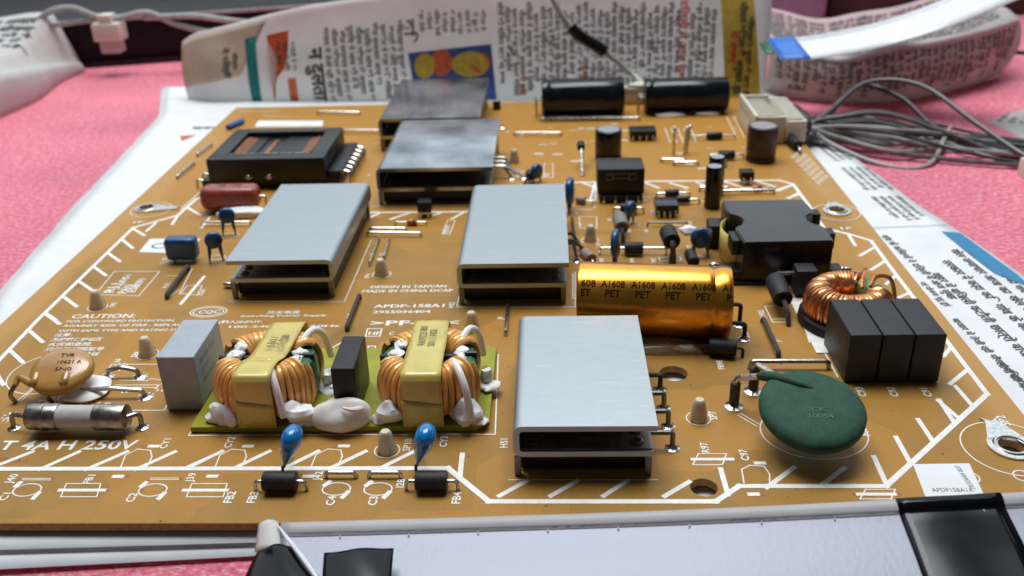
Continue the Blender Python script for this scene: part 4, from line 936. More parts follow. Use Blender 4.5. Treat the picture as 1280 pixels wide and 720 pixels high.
# --- large black potted transformer
def pot_transformer():
    x0, x1, y0, y1, zt = 53.6, 76.6, 86.4, 115.2, 11.4
    def outline(ins=0.0):
        pts = [(x0 + 1, y0), (x1 - .2, y0 + .4), (x1, y0 + 8.5)]
        cx, cy, r = x1 + .6, y0 + 14.5, 4.3
        for k in range(9):
            t = math.radians(250 - k * 17.5); pts.append((cx + r * math.cos(t) * .9, cy + r * math.sin(t)))
        pts += [(x1, y0 + 20.5), (x1 - .8, y1), (x0 + .2, y1), (x0 + .2, y0 + 20.5)]
        cx = x0 - .6
        for k in range(9):
            t = math.radians(70 - k * 17.5); pts.append((cx + r * math.cos(t) * .9, cy + r * math.sin(t)))
        pts += [(x0 + .4, y0 + 8.5)]
        return pts
    bm = bmesh.new(); pts = outline(); vs = [bm.verts.new((x, y, zt)) for x, y in pts]; f = bm.faces.new(vs)
    r_ = bmesh.ops.extrude_face_region(bm, geom=[f]); 
    for v in r_['geom']:
        if isinstance(v, bmesh.types.BMVert): v.co.z = .9
    bmesh.ops.recalc_face_normals(bm, faces=bm.faces)
    ed = [e for e in bm.edges if all(abs(v.co.z - zt) < 1e-5 for v in e.verts) or (abs(e.verts[0].co.z - e.verts[1].co.z) > 1 and e.calc_face_angle(0) > .6)]
    bmesh.ops.bevel(bm, geom=ed, offset=.35, segments=2, affect='EDGES')
    bm.verts.index_update(); q = MB(); q.add([v.co[:] for v in bm.verts], [[v.index for v in f.verts] for f in bm.faces]); bm.free()
    o = q.build('transformer', 'pot_black', pcb, 'large glossy black transformer with notched sides and yellow tape at its left')
    q = MB()
    def tp(u, v): 
        t = math.radians(115 + 130 * u); return (61.5 + 10.2 * math.cos(t), 100.5 + 10.6 * math.sin(t), 1.8 + 7.6 * v)
    q.grid(tp, 16, 2); q.build('tape', 'yellow_tape', o, solid=.3)
    for (a_, b_, c_, d_, z0, z1) in ((49.6, 55.5, 86.5, 92.5, .4, 3.4), (49.8, 55.0, 108, 114, .4, 6.8), (76.2, 80.0, 88, 92, .5, 3.0), (52.3, 54.3, 89.5, 95.8, 6.6, 10.6), (76.8, 78.6, 93.0, 97.0, 6.4, 10.6), (76.4, 78.2, 105.5, 109.4, 6.6, 10.8), (47, 50, 104, 107, 4.0, 6.8)):
        q = MB(); q.box(a_, b_, c_, d_, z0, z1, .25); q.build('bobbin_flange', 'black_plastic', o)
    for x, y, z in ((49.0, 89.5, 2.6), (49.0, 93.0, 2.2), (80.3, 90.0, 1.9), (81.5, 90.3, 1.8)):
        q = MB(); q.blob((x, y, z), (1.4, .9, .9), .3, sd=x); q.build('solder_joint', 'solder', o)
    q = MB(); q.box(52.5, 77.5, 85.6, 116, .15, .85, .1); q.build('base_board', 'black_plastic', o)
    return o
pot_transformer()

# --- toroid with bare copper winding on a black foot
cx, cy = 74.6, 66.2
q = MB(); torus(q, cx, cy, 4.0, 8.8, 1.6, 8.6, a0=0, a1=360); to = q.build('toroid_inductor', 'light_green', pcb, 'copper wound ring inductor showing a pale green core, behind the black boxes')
w = MB(); coil(w, cx, cy, 58, 348, 45, 3.4, 9.3, 1.1, 9.3, .52, seg=20, jit=.16, phase=.5); w.build('winding', 'copper', to)
w = MB(); w.tube(spline([(cx + 2.2, cy - 1.5, 9.4), (cx + 3.6, cy + 2.6, 10.6), (cx + 5.4, cy + 6.8, 10.2), (cx + 5.6, cy + 8.8, 8.0)], 8), .48, 8); w.build('loose_turn', 'copper', to)
w = MB(); w.tube(spline([(cx + 4.4, cy - .5, 9.3), (cx + 6.4, cy + 2.2, 10.4), (cx + 9.6, cy + 2.6, 9.8), (cx + 10.6, cy + .6, 6.0), (cx + 10.4, cy, 2)], 8), .48, 8); w.build('loose_turn', 'copper', to)
q = MB(); q.lathe((cx, cy, .25), (0, 0, 1), [(10.4, 0), (10.7, .5), (10.5, 2.0), (10.0, 2.5), (9.2, 2.4)], 44); q.build('foot_ring', 'black_plastic', to)
q = MB(); q.prism([(64.5, 52.0), (72, 52.0), (72, 78), (64.5, 78)], .05, .25); q.build('printed_patch', 'silk', to)

# --- sleeved parts seen end on
def sleeve(back, front, d, lab, m='black_matt', lead=None, name='sleeved_resistor', lm='dusty_wire', lr=.5, taper=0):
    a = Vector(back); b = Vector(front); q = MB(); L = (b - a).length
    q.lathe(a, b - a, [(d * .30, 0), (d / 2 - .15, .25), (d / 2, .7), (d / 2, L - .6), (d / 2 - .15, L - .1), (d * .36, L), (d * .34, L - .5), (.2, L - .6)], 24); o = q.build(name, m, pcb, lab)
    if lead: wire(o, [b - (b - a).normalized() * .6] + lead, lr, lm, rb=1.4)
    return o
o = sleeve((38.2, 105.5, 6.6), (38.6, 98.3, 6.6), 4.6, 'large dark grey sleeved resistor pointing at the viewer above a standing tube', m='black_matt', lead=[(38.7, 96.8, 6.4), (38.7, 96.6, .2)], lr=.75)
q = MB(); q.cyl((38.7, 96.6, .4), (38.7, 96.6, 4.0), .95, 14, .1); q.build('sleeve', 'dusty_wire', o); pad(o, 38.7, 96.6, 1.6)
sleeve((26.6, 122.0, 4.2), (26.9, 114.6, 3.9), 4.1, 'grey rounded resistor pointing at the viewer', m='grey_epoxy', lead=[(26.9, 112.3, 3.6), (26.9, 111.8, .1)], lr=.4, name='resistor')
sleeve((43.3, 98.6, 3.2), (43.7, 93.2, 3.0), 3.2, 'small dark sleeved resistor just above the gold capacitor', m='black_matt')
pf = P(989, 418); o = sleeve((60.6, 78.0, 5.4), (60.9, 69.6, 4.2), 4.7, 'black sleeved resistor with dusty wire left of the copper ring', lead=[(61.2, 66.2, 3.4), (61.4, 64.6, .1)], lr=.6)
wire(o, [(60.6, 77.5, 5.4), (61.2, 79.5, 6.2), (65.5, 79.8, 6.2)], .5, 'dark_steel'); q = MB(); q.box(66, 71, 78.5, 83.5, .2, 7.2, .6); q.build('rear_block', 'black_matt', o)
o = sleeve((17.7, 181.2, 7.2), (17.7, 177.6, 6.6), 2.7, 'small black bead on an upright pale wire', lead=[(17.9, 176.0, 5.8), (18.0, 168.2, .1)], lr=.5, lm='tinned', name='bead_on_wire')
sleeve((92.3, 197.5, 2.4), (93.0, 190.0, 2.2), 3.4, 'small black bead near the white connector', lead=[(93.2, 187.0, 1.8), (93.3, 186.0, .1)], lr=.35, lm='tinned', name='bead_on_wire')
sleeve((0.4, 165.5, 2.6), (.6, 161.5, 2.4), 2.8, 'small dark bead left of the rear blue disc', name='bead_on_wire', lead=[(-.6, 160.2, 2), (-1.4, 160.0, .1)], lr=.3)

# --- small black packages
def package(px, py, w, d, h, lab, legs=2, name='integrated_circuit', m='black_plastic', z0=1.2, legm='tinned', bev=.2, notch=False, legx=None):
    p = P(px, py); x = p.x; y = p.y
    q = MB(); q.box(x - w / 2, x + w / 2, y + .3, y + .3 + d, z0, h, bev, 2); o = q.build(name, m, pcb, lab)
    for k in range(legs):
        xx = x - w / 2 + w * (k + .5) / legs if legx is None else legx[k] + x
        wire(o, [(xx, y + .5, z0 + .8), (xx, y - .05, z0 + .5), (xx, y - .05, .05)], .3, legm, rb=.3, name='leg')
    return o
package(531, 273, 4.1, 3.8, 5.0, 'tiny black two legged sensor right of the left heatsink', legs=2, z0=1.6, name='photocoupler')
package(834, 273, 6.6, 7.2, 3.9, 'black optical coupler chip between diodes and grey sleeve', legs=4, name='photocoupler', m='black_gloss')
package(934, 232, 4.2, 4.0, 4.3, 'tiny black two legged package in front of the brown capacitor', legs=2, z0=1.4, name='photocoupler')
package(804, 177, 9.6, 7.0, 3.8, 'flat black chip in front of the right lying capacitor', legs=4, name='integrated_circuit', z0=1.2)
package(904, 209, 3.0, 3.0, 4.6, 'small black transistor standing in front of a diode', legs=3, name='transistor', z0=1.6)
p = P(776, 254); q = MB(); q.box(p.x - 7.1, p.x + 7.1, p.y + 1, p.y + 12, 2.6, 10.6, .3); t3 = q.build('transformer', 'black_plastic', pcb, 'small square black transformer with a pale line mark on its front')
q = MB(); q.box(p.x - 6.6, p.x + 6.6, p.y - .2, p.y + 12.6, .7, 2.6, .2); q.build('bobbin_flange', 'black_plastic', t3)
for k in range(4): wire(t3, [(p.x - 5.2 + 3.5 * k, p.y - .1, 2.2), (p.x - 5.2 + 3.5 * k, p.y - .7, 1.4), (p.x - 5.2 + 3.5 * k, p.y - .7, .1)], .4, 'solder', rb=.3, name='pin')
q = MB(); y_ = p.y + .97; zc = 8.0
for a_, b_, c_, d_ in ((-4.6, 4.6, .9, 1.1), (-4.6, -2.6, -.9, -.7), (2.6, 4.6, -.9, -.7), (-2.6, -2.4, -.9, .9), (2.4, 2.6, -.9, .9), (-2.4, 2.4, -.5, -.3), (-4.6, -4.4, -.9, 0), (4.4, 4.6, -.9, 0)):
    q.add([(p.x + a_, y_, zc + c_), (p.x + b_, y_, zc + c_), (p.x + b_, y_, zc + d_), (p.x + a_, y_, zc + d_)], [(0, 1, 2, 3)])
q.build('line_mark', 'mark_grey', t3, smooth=False)

# --- jumper wires
def jumper(pa, pb, lab, m='tinned', r=.35, z=1.2, pads=False, name='jumper_wire', arch=0):
    a = P(*pa); b = P(*pb); q = MB(); d = (b - a).normalized()
    q.tube(bend([a + Vector((0, 0, .05)), a + Vector((0, 0, z)) + d * .3, (a + b) / 2 + Vector((0, 0, z + arch)), b + Vector((0, 0, z)) - d * .3, b + Vector((0, 0, .05))], .8), r, 8)
    o = q.build(name, m, pcb, lab)
    if pads: pad(o, a.x, a.y, 1.45); pad(o, b.x, b.y, 1.45)
    return o
jumper((134, 471.5), (175, 471), 'short arched jumper wire with big solder ends, upper of two on the left', pads=True, r=.5, z=1.7, arch=.8, m='nickel_cap')
jumper((99.5, 497), (182, 496.5), 'long arched jumper wire with big solder ends, lower of two on the left', pads=True, r=.5, z=1.7, arch=.6, m='tinned')
jumper((450, 373), (434, 414), 'dusty dark jumper wire slanting left of the model number', m='dusty_wire', r=.55)
jumper((236, 337), (209, 374), 'dusty dark jumper wire left of the left heatsink', m='dusty_wire', r=.6)
jumper((953, 402), (973, 447), 'dusty dark jumper wire in front of the black sleeved resistor', m='dusty_wire', r=.55)
jumper((635, 384), (632, 420), 'clean silver jumper wire behind the nearest heatsink', r=.4)
jumper((937, 461), (1036, 461), 'long bare jumper wire behind the green disc', r=.5, z=1.9, m='nickel_cap')
jumper((407, 597), (446, 597), 'silver jumper wire at the front edge, nearer the left bead', r=.4); jumper((461, 597), (502, 597), 'silver jumper wire at the front edge, nearer the right bead', r=.4)
jumper((462, 290), (509, 290), 'upper of two long silver jumpers right of the left heatsink', r=.35); jumper((459, 295), (527, 296), 'lower of two long silver jumpers right of the left heatsink', r=.35)
jumper((715, 276), (719, 308), 'dark jumper wire close to the middle heatsink', m='dusty_wire', r=.35); jumper((775, 284), (780, 303), 'grey jumper wire behind the edge on blue disc', r=.3, m='dusty_wire')
jumper((809, 283), (860, 283), 'jumper wire passing in front of the optical coupler', r=.3, m='dark_steel')
for (a_, b_, l) in (((397, 143), (450, 144), 'pale jumper at the far edge left of the farthest heatsink'), ((430, 167), (480, 167), 'pale jumper right of the frame transformer'), ((643, 170), (702, 170), 'pale jumper right of the polished heatsink'),
                    ((826, 203), (857, 204), 'upper short pale jumper near two upright wires'), ((842, 207), (873, 207), 'lower short pale jumper near two upright wires'), ((902, 243), (968, 242), 'long pale jumper behind the large black transformer'),
                    ((222, 224), (243, 206), 'pale jumper near the left edge below the frame transformer'), ((247, 196), (265, 183), 'pale jumper beside the left end of the frame transformer'), ((676, 152), (800, 151), 'long pale wire along the lying black capacitors'),
                    ((480, 325), (487, 300), 'right slanting jumper behind the cream post'), ((462, 333), (474, 300), 'left slanting jumper behind the cream post'), ((252, 282), (314, 282), 'thin jumper in front of the red capacitor')):
    jumper(a_, b_, l, r=.45 if b_[1] < 260 else .3)
jumper((874, 239), (912, 239), 'pale jumper behind the slim capacitor pair', r=.45)
for i, (px, py, tx) in enumerate(((842, 193, 0), (855, 193, .6), (858, 191, .8))):
    p = P(px, py); q = MB(); q.tube([(p.x, p.y, .05), (p.x + tx * .5, p.y, 5), (p.x + tx, p.y + .4, 9.2)], .5, 8); q.blob((p.x + tx, p.y + .4, 9.3), (.8, .8, .7), .2, sd=i)
    q.build('upright_wire', 'tinned', pcb, ('left', 'middle', 'right')[i] + ' of three bare upright wires near the flat chip')
p = P(294, 160); q = MB(); q.cyl((p.x - 2.0, p.y - 3, 1.2), (p.x + 1.5, p.y + 6, 1.2), 1.1, 12, .2); q.build('diode', 'ink_blue', pcb, 'dark violet diode at the far left edge')

# --- metal mounting lugs
def lug(x, y, ri, ro, tip, lab, wtip=1.4):
    q = MB(); n = 32
    def ringpts(r, z): return [(x + r * math.cos(2 * math.pi * k / n), y + r * math.sin(2 * math.pi * k / n), z) for k in range(n)]
    z0, z1 = .06, .42; vs = ringpts(ri, z1) + ringpts(ro, z1) + ringpts(ri, z0 - 1.2) + ringpts(ro, z0); fs = []
    for k in range(n):
        k2 = (k + 1) % n; fs += [(k, k + n, k2 + n, k2), (k + n, k + 3 * n, k2 + 3 * n, k2 + n), (k, k2, k2 + 2 * n, k + 2 * n)]
    q.add(vs, fs); d = (Vector((tip[0], tip[1])) - Vector((x, y))); d.normalize(); s_ = Vector((-d.y, d.x)); c_ = Vector((x, y))
    a1 = c_ + d * ro * .55 + s_ * ro * .80; a2 = c_ + d * ro * .55 - s_ * ro * .80; t = Vector(tip)
    poly = [a1, a2, t - s_ * wtip * .7, t - s_ * wtip + d * 1.2, t - s_ * .3, t + s_ * .3, t + s_ * wtip + d * 1.2, t + s_ * wtip * .7]
    q.prism([(v.x, v.y) for v in poly], z0 + .01, z1 + .05)
    o = q.build('mounting_lug', 'solder', pcb, lab, angle=40)
    w = MB(); w.lathe((x, y, .42), (0, 0, 1), [(ri + .1, -.1), (ri + .25, .25), (ri + .6, .25), (ri + .9, 0)], 32, cap=False); w.build('eyelet', 'tinned', o)
    return o
lx = BIG[2]; t = P(1238, 528); lug(lx[0], lx[1], 2.35, 4.2, (t.x, t.y), 'shiny metal ring lug at the lower right corner', 1.6)
lx = BIG[3]; t = P(1040, 255); lug(lx[0], lx[1], 2.2, 4.0, (t.x, t.y), 'small blurred metal ring lug near the right edge', 1.8)
lx = BIG[4]; t = P(221, 261); lug(lx[0], lx[1], 2.0, 3.5, (t.x, t.y), 'metal ring lug with pointed tongue near the left edge', 1.2)

# --- stickers
q = MB(); a_, b_, c_, d_ = [P(*k) for k in ((945.0 + 212, 622), (1229, 617), (1211.5, 579.5), (1141, 580.5))]
q.add([(v.x, v.y, .07) for v in (a_, b_, c_, d_)], [(0, 1, 2, 3)]); st = q.build('sticker', 'white_paper', pcb, 'small white label printed with a model code near the lower right corner', smooth=False)
q = MB(); p0 = P(1166, 615.5); put_text(q, 'APDP158A1A', (p0.x, p0.y, .09), (1, 0, 0), (0, 1, 0), 1.1, width=7.0); q.build('printed_code', 'ink_black', st, smooth=False); q = MB(); p0 = P(1212, 612); put_text(q, '2955036404 0037', (p0.x + 1.0, p0.y, .09), (-.03, 1, 0), (-1, -.03, 0), .9, width=6.6)
q.build('printed_code', 'ink_black', st, smooth=False)
q = MB(); a_, b_, c_, d_ = [P(*k) for k in ((173.6, 315.3), (237, 317.5), (250.6, 298.6), (187.5, 298.6))]
q.add([(v.x, v.y, .07) for v in (a_, b_, c_, d_)], [(0, 1, 2, 3)]); st = q.build('sticker', 'white_paper', pcb, 'white square label with a black swirl beside the dark blue film capacitor', smooth=False)
q = MB(); c_ = P(200, 307); strip2d(q, [(c_.x + (1.2 + .25 * t_) * math.cos(t_), c_.y + (1.2 + .25 * t_) * .8 * math.sin(t_)) for t_ in np.linspace(0, 8, 40)], .5, .09); q.build('swirl_mark', 'ink_black', st, smooth=False)
q = MB(); a_, b_, c_, d_ = [P(*k) for k in ((318, 158.5), (403, 158), (404, 151), (323, 151))]
q.add([(v.x, v.y, .07) for v in (a_, b_, c_, d_)], [(0, 1, 2, 3)]); q.build('sticker', 'white_paper', pcb, 'blurred white label strip behind the frame transformer', smooth=False)

# --- white sockets on the board
def socket(x0, x1, y0, y1, h, lab, n):
    q = MB(); q.box(x0, x1, y0, y1, .2, h * .6, .4); q.box(x0, x0 + 1.2, y0, y1, h * .55, h, .3); q.box(x0 + 1.25, x1, y1 - 1.2, y1, h * .55, h * .95, .2); q.box(x0 + 1.25, x1, y0, y0 + 1.2, h * .55, h * .95, .2)
    o = q.build('socket', 'connector_white', pcb, lab)
    for k in range(n): w = MB(); yy = y0 + (y1 - y0) * (k + .5) / n; w.box(x0 + 2.5, x1 - 1.5, yy - .8, yy + .8, h * .6, h * .8, .2); w.build('rib', 'connector_white', o)
    return o
socket(79.6, 90.5, 198.5, 229, 10.5, 'long white socket with ribs at the far right edge', 8)
socket(38.0, 50.5, 254.5, 260, 7.0, 'small white socket glued behind the gap of the lying capacitors', 2)
# ------------------------------------------------------------------ things around the board
HIN = ['सरकार ने कहा कि', 'दिल्ली में आज सुबह', 'लोगों को मिलेगा लाभ', 'नई योजना शुरू हुई', 'गांव के किसानों ने', 'बाजार में तेजी रही', 'पुलिस ने जांच की', 'छात्रों के लिए खबर', 'मौसम विभाग के अनुसार', 'खेल समाचार आज का', 'शहर में बिजली कटौती', 'विधानसभा चुनाव के']
def column_text(mb, org, ux, uy, length, h, rnd, fn=None, mi=0, gap=.5, bold=.012):
    """one line of newspaper text of the given length starting at org and running along ux"""
    pos = 0.0
    while pos < length - h:
        s_ = rnd.choice(HIN); v, f = text2d(s_); w = v[:, 0].max() * h
        if pos + w > length: 
            s_ = rnd.choice(s_.split()); v, f = text2d(s_); w = v[:, 0].max() * h
            if pos + w > length: break
        put_text(mb, s_, Vector(org) + Vector(ux) * pos, ux, uy, h, mi=mi, fn=fn, bold=bold); pos += w + h * gap
rn = random.Random(3)

# newspaper sheets under the board: two layers, wavy edges
def sheet(outline_l, outline_r, z, name_fn, nx=60, ny=60, amp=.25, sd=0):
    def fn(u, v):
        y = outline_l[0][1] + (outline_l[-1][1] - outline_l[0][1]) * v
        def at(o): 
            for (xa, ya), (xb, yb) in zip(o, o[1:]):
                if ya <= y <= yb: return xa + (xb - xa) * (y - ya) / (yb - ya)
            return o[-1][0]
        x = at(outline_l) + (at(outline_r) - at(outline_l)) * u
        edge = min(u, 1 - u) * 4; wob = mnoise.noise(Vector((x * .05, y * .05, sd))) * 1.2 + mnoise.noise(Vector((x * .2, y * .2, sd + 4))) * .5
        under = BX0 - 3 < x < BX1 + 3 and BY0 - 2 < y < BY1 + 2
        return (x + mnoise.noise(Vector((0, y * .15, sd))) * .8 * (1 if u in (0, 1) else 0), y, z + (amp * wob if not under else amp * .3 * wob) + (0 if not under else 0))
    return fn
Lo = [(-102, -.5), (-122, 40), (-139, 90), (-147, 152), (-153, 209), (-159, 263), (-176, 312)]
Ro = [(120, -.5), (128, 60), (127, 91), (122.6, 123.4), (117.4, 150), (111.7, 195), (106, 262), (100, 312)]
paper = empty('newspaper_sheets', (0, 150, -6), 'white newspaper sheets spread flat under the circuit board', 'newspaper')
s1 = sheet(Lo, Ro, -2.75, None); m = MB(); m.grid(s1, 70, 60); m.build('top_sheet', 'white_paper', paper, solid=.12)
s2 = sheet([(-98, -4.6), (-124, 40), (-140.5, 90), (-149, 152), (-155, 209), (-161, 263), (-178, 312)], [(118, -4.6), (130, 60), (130, 91), (124.6, 123.4), (119.4, 150), (113.7, 195), (108, 262), (102, 312)], -3.4, None, sd=3); m = MB(); m.grid(s2, 60, 50); m.build('lower_sheet', 'white_paper', paper, solid=.12)
m = MB(); m.grid(lambda u, v: (-118 + 110 * u, (-12.8 + 9.0 * u) * (1 - v) + 20 * v, -3.5 + .15 * math.sin(5 * u + 1) * (1 - v)), 40, 6); m.build('folded_edge', 'white_paper', paper, solid=.12)
m = MB(); m.grid(lambda u, v: (-118 + 90 * u, (-8.0 + 4.2 * u) * (1 - v) + 20 * v, -2.7 + .4 * (1 - u) * (1 - v)), 40, 6); m.build('folded_edge', 'white_paper', paper, solid=.12)
pt = MB()
def onsheet(p): return Vector((p.x, p.y, -2.75 + .25 * 1.2 * mnoise.noise(Vector((p.x * .05, p.y * .05, 0))) + .25 * .5 * mnoise.noise(Vector((p.x * .2, p.y * .2, 4))) + .16))
# right margin: rotated text lines (reading direction runs down the sheet)
dv = Vector((.11, -.99, 0)).normalized(); du = Vector((.99, .11, 0))
for k in range(9):
    x = 99.5 + k * 2.5
    for y_ in (258, 232, 206, 180, 153):
        lim = {0: 125, 1: 125, 2: 125, 3: 122, 4: 122, 5: 120, 6: 118, 7: 116, 8: 114}[k]
        L_len = 22
        xe = [xa + (xb - xa) * (y_ - ya) / (yb - ya) for (xa, ya), (xb, yb) in zip(Ro, Ro[1:]) if ya <= y_ <= yb][0]
        if x + (262 - y_) * .07 + 2 > xe + 2.0: continue
        column_text(pt, (x + (262 - y_) * .07, y_, 0), dv, du, L_len, 1.45, rn, fn=onsheet)
for k, (x, y_, L_len, h) in enumerate(((100.5, 122, 46, 2.0), (105.5, 97, 50, 2.4), (111.0, 105, 60, 2.5), (116.0, 112, 66, 2.4), (101.2, 72, 60, 1.7), (106, 45, 60, 1.7), (100.8, 92, 14, 1.5), (121, 108, 40, 2.0), (103, 52, 60, 1.7))):
    column_text(pt, (x, y_, 0), dv, du, L_len, h, rn, fn=onsheet)
strip2d(pt, [(99, 127), (122, 128.5)], .25, -2.3)
pt.build('printed_text', 'ink_grey', paper, smooth=False, kind='stuff')
m = MB(); a_ = [onsheet(Vector(v)) for v in ((118.4, 124, 0), (123.2, 123.0, 0), (127.0, 95, 0), (127.0, 88, 0), (121.6, 96, 0))]; m.add(a_, [(0, 4, 3, 2, 1)]); m.build('blue_heading_box', 'ink_skyblue', paper, smooth=False)
m = MB(); put_text(m, 'जागर', (121.3, 115, 0), dv, du, 2.6, fn=lambda p: onsheet(p) + Vector((0, 0, .05))); m.build('heading_letters', 'white_paper', paper, smooth=False)
m = MB()
for x, y_ in ((-157, 282), (-150, 270)): m.box(x, x + 2.5, y_, y_ + 3, -4.0, -3.9)
m.build('blue_print_mark', 'blue_tape', paper, smooth=False)
m = MB()
for k in range(2): put_text(m, ('खबर', 'आज')[k], (-139 + k * 9, 240 - k * 3, 0), (1, 0, 0), (0, 1, 0), 4, fn=onsheet)
m.build('printed_words', 'ink_grey', paper, smooth=False)
m = MB(); m.add([onsheet(Vector(v)) for v in ((-140, 231, 0), (-134, 232, 0), (-137, 224, 0))], [(0, 2, 1)]); m.build('red_print_mark', 'ink_red', paper, smooth=False)

# --- large newspaper bundle standing behind the board
TOPX = [(-157, 21), (-150, 25), (-131, 29), (-114, 33), (-94, 36.8), (-51, 41.6), (-16, 44.5), (40, 47), (97, 49), (101, 49)]
def topz(x):
    for (xa, za), (xb, zb) in zip(TOPX, TOPX[1:]):
        if x <= xb: return za + (zb - za) * max(0, (x - xa) / (xb - xa))
    return TOPX[-1][1]
def face(x, h, off=0.0):                  # h 0 at the table, 1 at the top edge; returns a point on the front face
    H = topz(x) + 5; z = -5 + H * h
    y = 284.5 - .064 * (x + 155) + 3.0 * h * h + 1.2 * mnoise.noise(Vector((x * .03, h * 1.3, 0))) + 5.0 * max(0, (-140 - x) / 17) ** 2
    y -= 2.2 * math.sin(math.pi * min(1, h)) - 1.6 * abs(mnoise.noise(Vector((x * .022 + 3, h * 1.1, 4)))) - 1.2 * abs(mnoise.noise(Vector((x * .06 + h * 2, h * .5, 9))))
    return Vector((x, y - off, z))
bundle = empty('newspaper_bundle', (-28, 285, -6), 'tall folded newspaper bundle standing behind the board with teal, orange and yellow print', 'newspaper bundle')
m = MB()
def loop_pt(u, v):
    x = -157 + 255 * u
    if v <= .45: return face(x, v / .45)
    t = (v - .45) / .1
    f1 = face(x, 1.0); b1 = f1 + Vector((0, 5.0, -.6)); b0 = face(x, 0) + Vector((0, 11, 0))
    if v <= .55:
        a_ = math.pi * min(1, t); c_ = (f1 + b1) / 2; r = 2.5
        return c_ + Vector((0, -r * math.cos(a_), 1.3 * math.sin(a_)))
    return b1.lerp(b0, (v - .55) / .45)
m.grid(lambda u, v: loop_pt(u, v * .545), 60, 30); m.build('folded_paper', 'newsprint', bundle, solid=.15)
# fold at the left end, its shade painted in as a beige colour
m = MB(); m.grid(lambda u, v: face(-157 + (28 + 14 * v) * u, .30 + .10 * u + (.70 - .10 * u) * v * .98, .35), 14, 12); m.build('painted_shade_flap', 'newsprint_shaded', bundle, solid=.15)
def XH(px, py):                            # pixel -> (x, h) on the face
    p = PY(px, py, 283.0)
    for _ in range(5):
        H = topz(p.x) + 5; h = (p.z + 5) / H; p = PY(px, py, face(p.x, max(0, min(1, h))).y)
    return p.x, (p.z + 5) / (topz(p.x) + 5)
def patch(pxs, mname, name, n=8, off=.45, par=bundle):
    (a_, b_, c_, d_) = [XH(*q_) for q_ in pxs]
    g_ = MB(); g_.grid(lambda u, v: face(*[(1 - v) * ((1 - u) * a_[k] + u * b_[k]) + v * ((1 - u) * d_[k] + u * c_[k]) for k in (0, 1)], off), n, n); return g_.build(name, mname, par, smooth=False)
patch(((318, 136), (330, 136), (320, 45), (306, 48)), 'ink_teal', 'teal_band')
m = MB()
org = [XH(*q_) for q_ in cr(3.6, 200, 0, [(520, 478), (480, 158), (580, 135), (575, 250), (560, 310), (530, 345), (515, 400)])]
c_ = (sum(o[0] for o in org) / 7, sum(o[1] for o in org) / 7 + .12)
m.add([face(*c_, .5)] + [face(*o, .5) for o in org], [(0, 1 + k, 1 + (k + 1) % 7) for k in range(7)] + [(0, 1 + (k + 1) % 7, 1 + k) for k in range(7)]); m.build('orange_print', 'ink_orange', bundle, smooth=False)
patch(((364, 132), (375, 132), (370, 97), (360, 98)), 'ink_orange', 'orange_print'); patch(((906, 126), (950, 125), (941, -12), (900, -12)), 'ink_yellow', 'yellow_band', n=12)
pic = patch(((520, 124), (621, 124), (614, 55), (510, 66)), 'ink_blue', 'picture')
for (px, py, rx, ry, mt) in ((531, 82, 13, 16, 'ink_yellow'), (552, 78, 14, 17, 'ink_orange'), (588, 80, 24, 16, 'ink_yellow'), (600, 78, 13, 13, 'ink_orange')):
    m = MB(); c_ = XH(px, py); vs = [face(*c_, .6)] + [face(*XH(px + rx * math.cos(t_), py + ry * math.sin(t_)), .6) for t_ in np.linspace(0, 2 * math.pi, 17)[:-1]]
    m.add(vs, [(0, 1 + (k + 1) % 16, 1 + k) for k in range(16)]); m.build('picture_shape', mt, bundle, smooth=False)
m = MB(); mr = MB(); mg = MB()
def face_text(mb, px, py_top, py_bot, h, s_=None, width=None, off=.62):
    x0, h0 = XH(px, py_top); x1, h1 = XH(px, py_bot); L_len = (h0 - h1) * (topz(x0) + 5)
    fn = lambda p: face(x0 + p.y - (0), h0 - p.x / (topz(x0) + 5), off)
    if s_: put_text(mb, s_, (0, 0, 0), (1, 0, 0), (0, 1, 0), h, width=width or L_len, fn=fn, bold=.04)
    else: column_text(mb, (0, 0, 0), (1, 0, 0), (0, 1, 0), L_len, h, rn, fn=fn, bold=.03)
face_text(m, 386, 60, 126, 6.0, 'न दुलता')
for k in range(10): face_text(m, 404 + k * 10.2, 34 + (k % 3) * 3 - k, 132, 2.3)
for k in range(9): face_text(m, 524 + k * 9.6, 12 + (k % 2) * 3, 50, 1.7)
for k in range(3): face_text(m, 345 + k * 9, 52, 90, 1.8)
for k in range(1): face_text(m, 505, 24, 60, 4.5)
for k in range(31):
    px = 622 + k * 8.9
    if 845 < px < 862: continue
    face_text(m, px, (6 + (k * 13) % 11) if k % 4 else 2, 122 if k % 5 else 104, 2.1)
face_text(m, 278, 60, 108, 2.6); face_text(m, 290, 66, 92, 2.2); face_text(m, 632, 58, 112, 3.4)
for px, t0, t1 in ((850, 0, 120), (912, 38, 112)): face_text(mr, px, t0, t1, 3.2)
face_text(mr, 649, 90, 120, 2.6); face_text(mr, 727, 80, 102, 2.4)
face_text(m, 925, 2, 122, 2.6, off=.75); face_text(m, 935, 20, 122, 2.2, off=.75)
m.build('printed_text', 'ink_grey', bundle, smooth=False, kind='stuff'); mr.build('red_text', 'ink_red', bundle, smooth=False, kind='stuff')

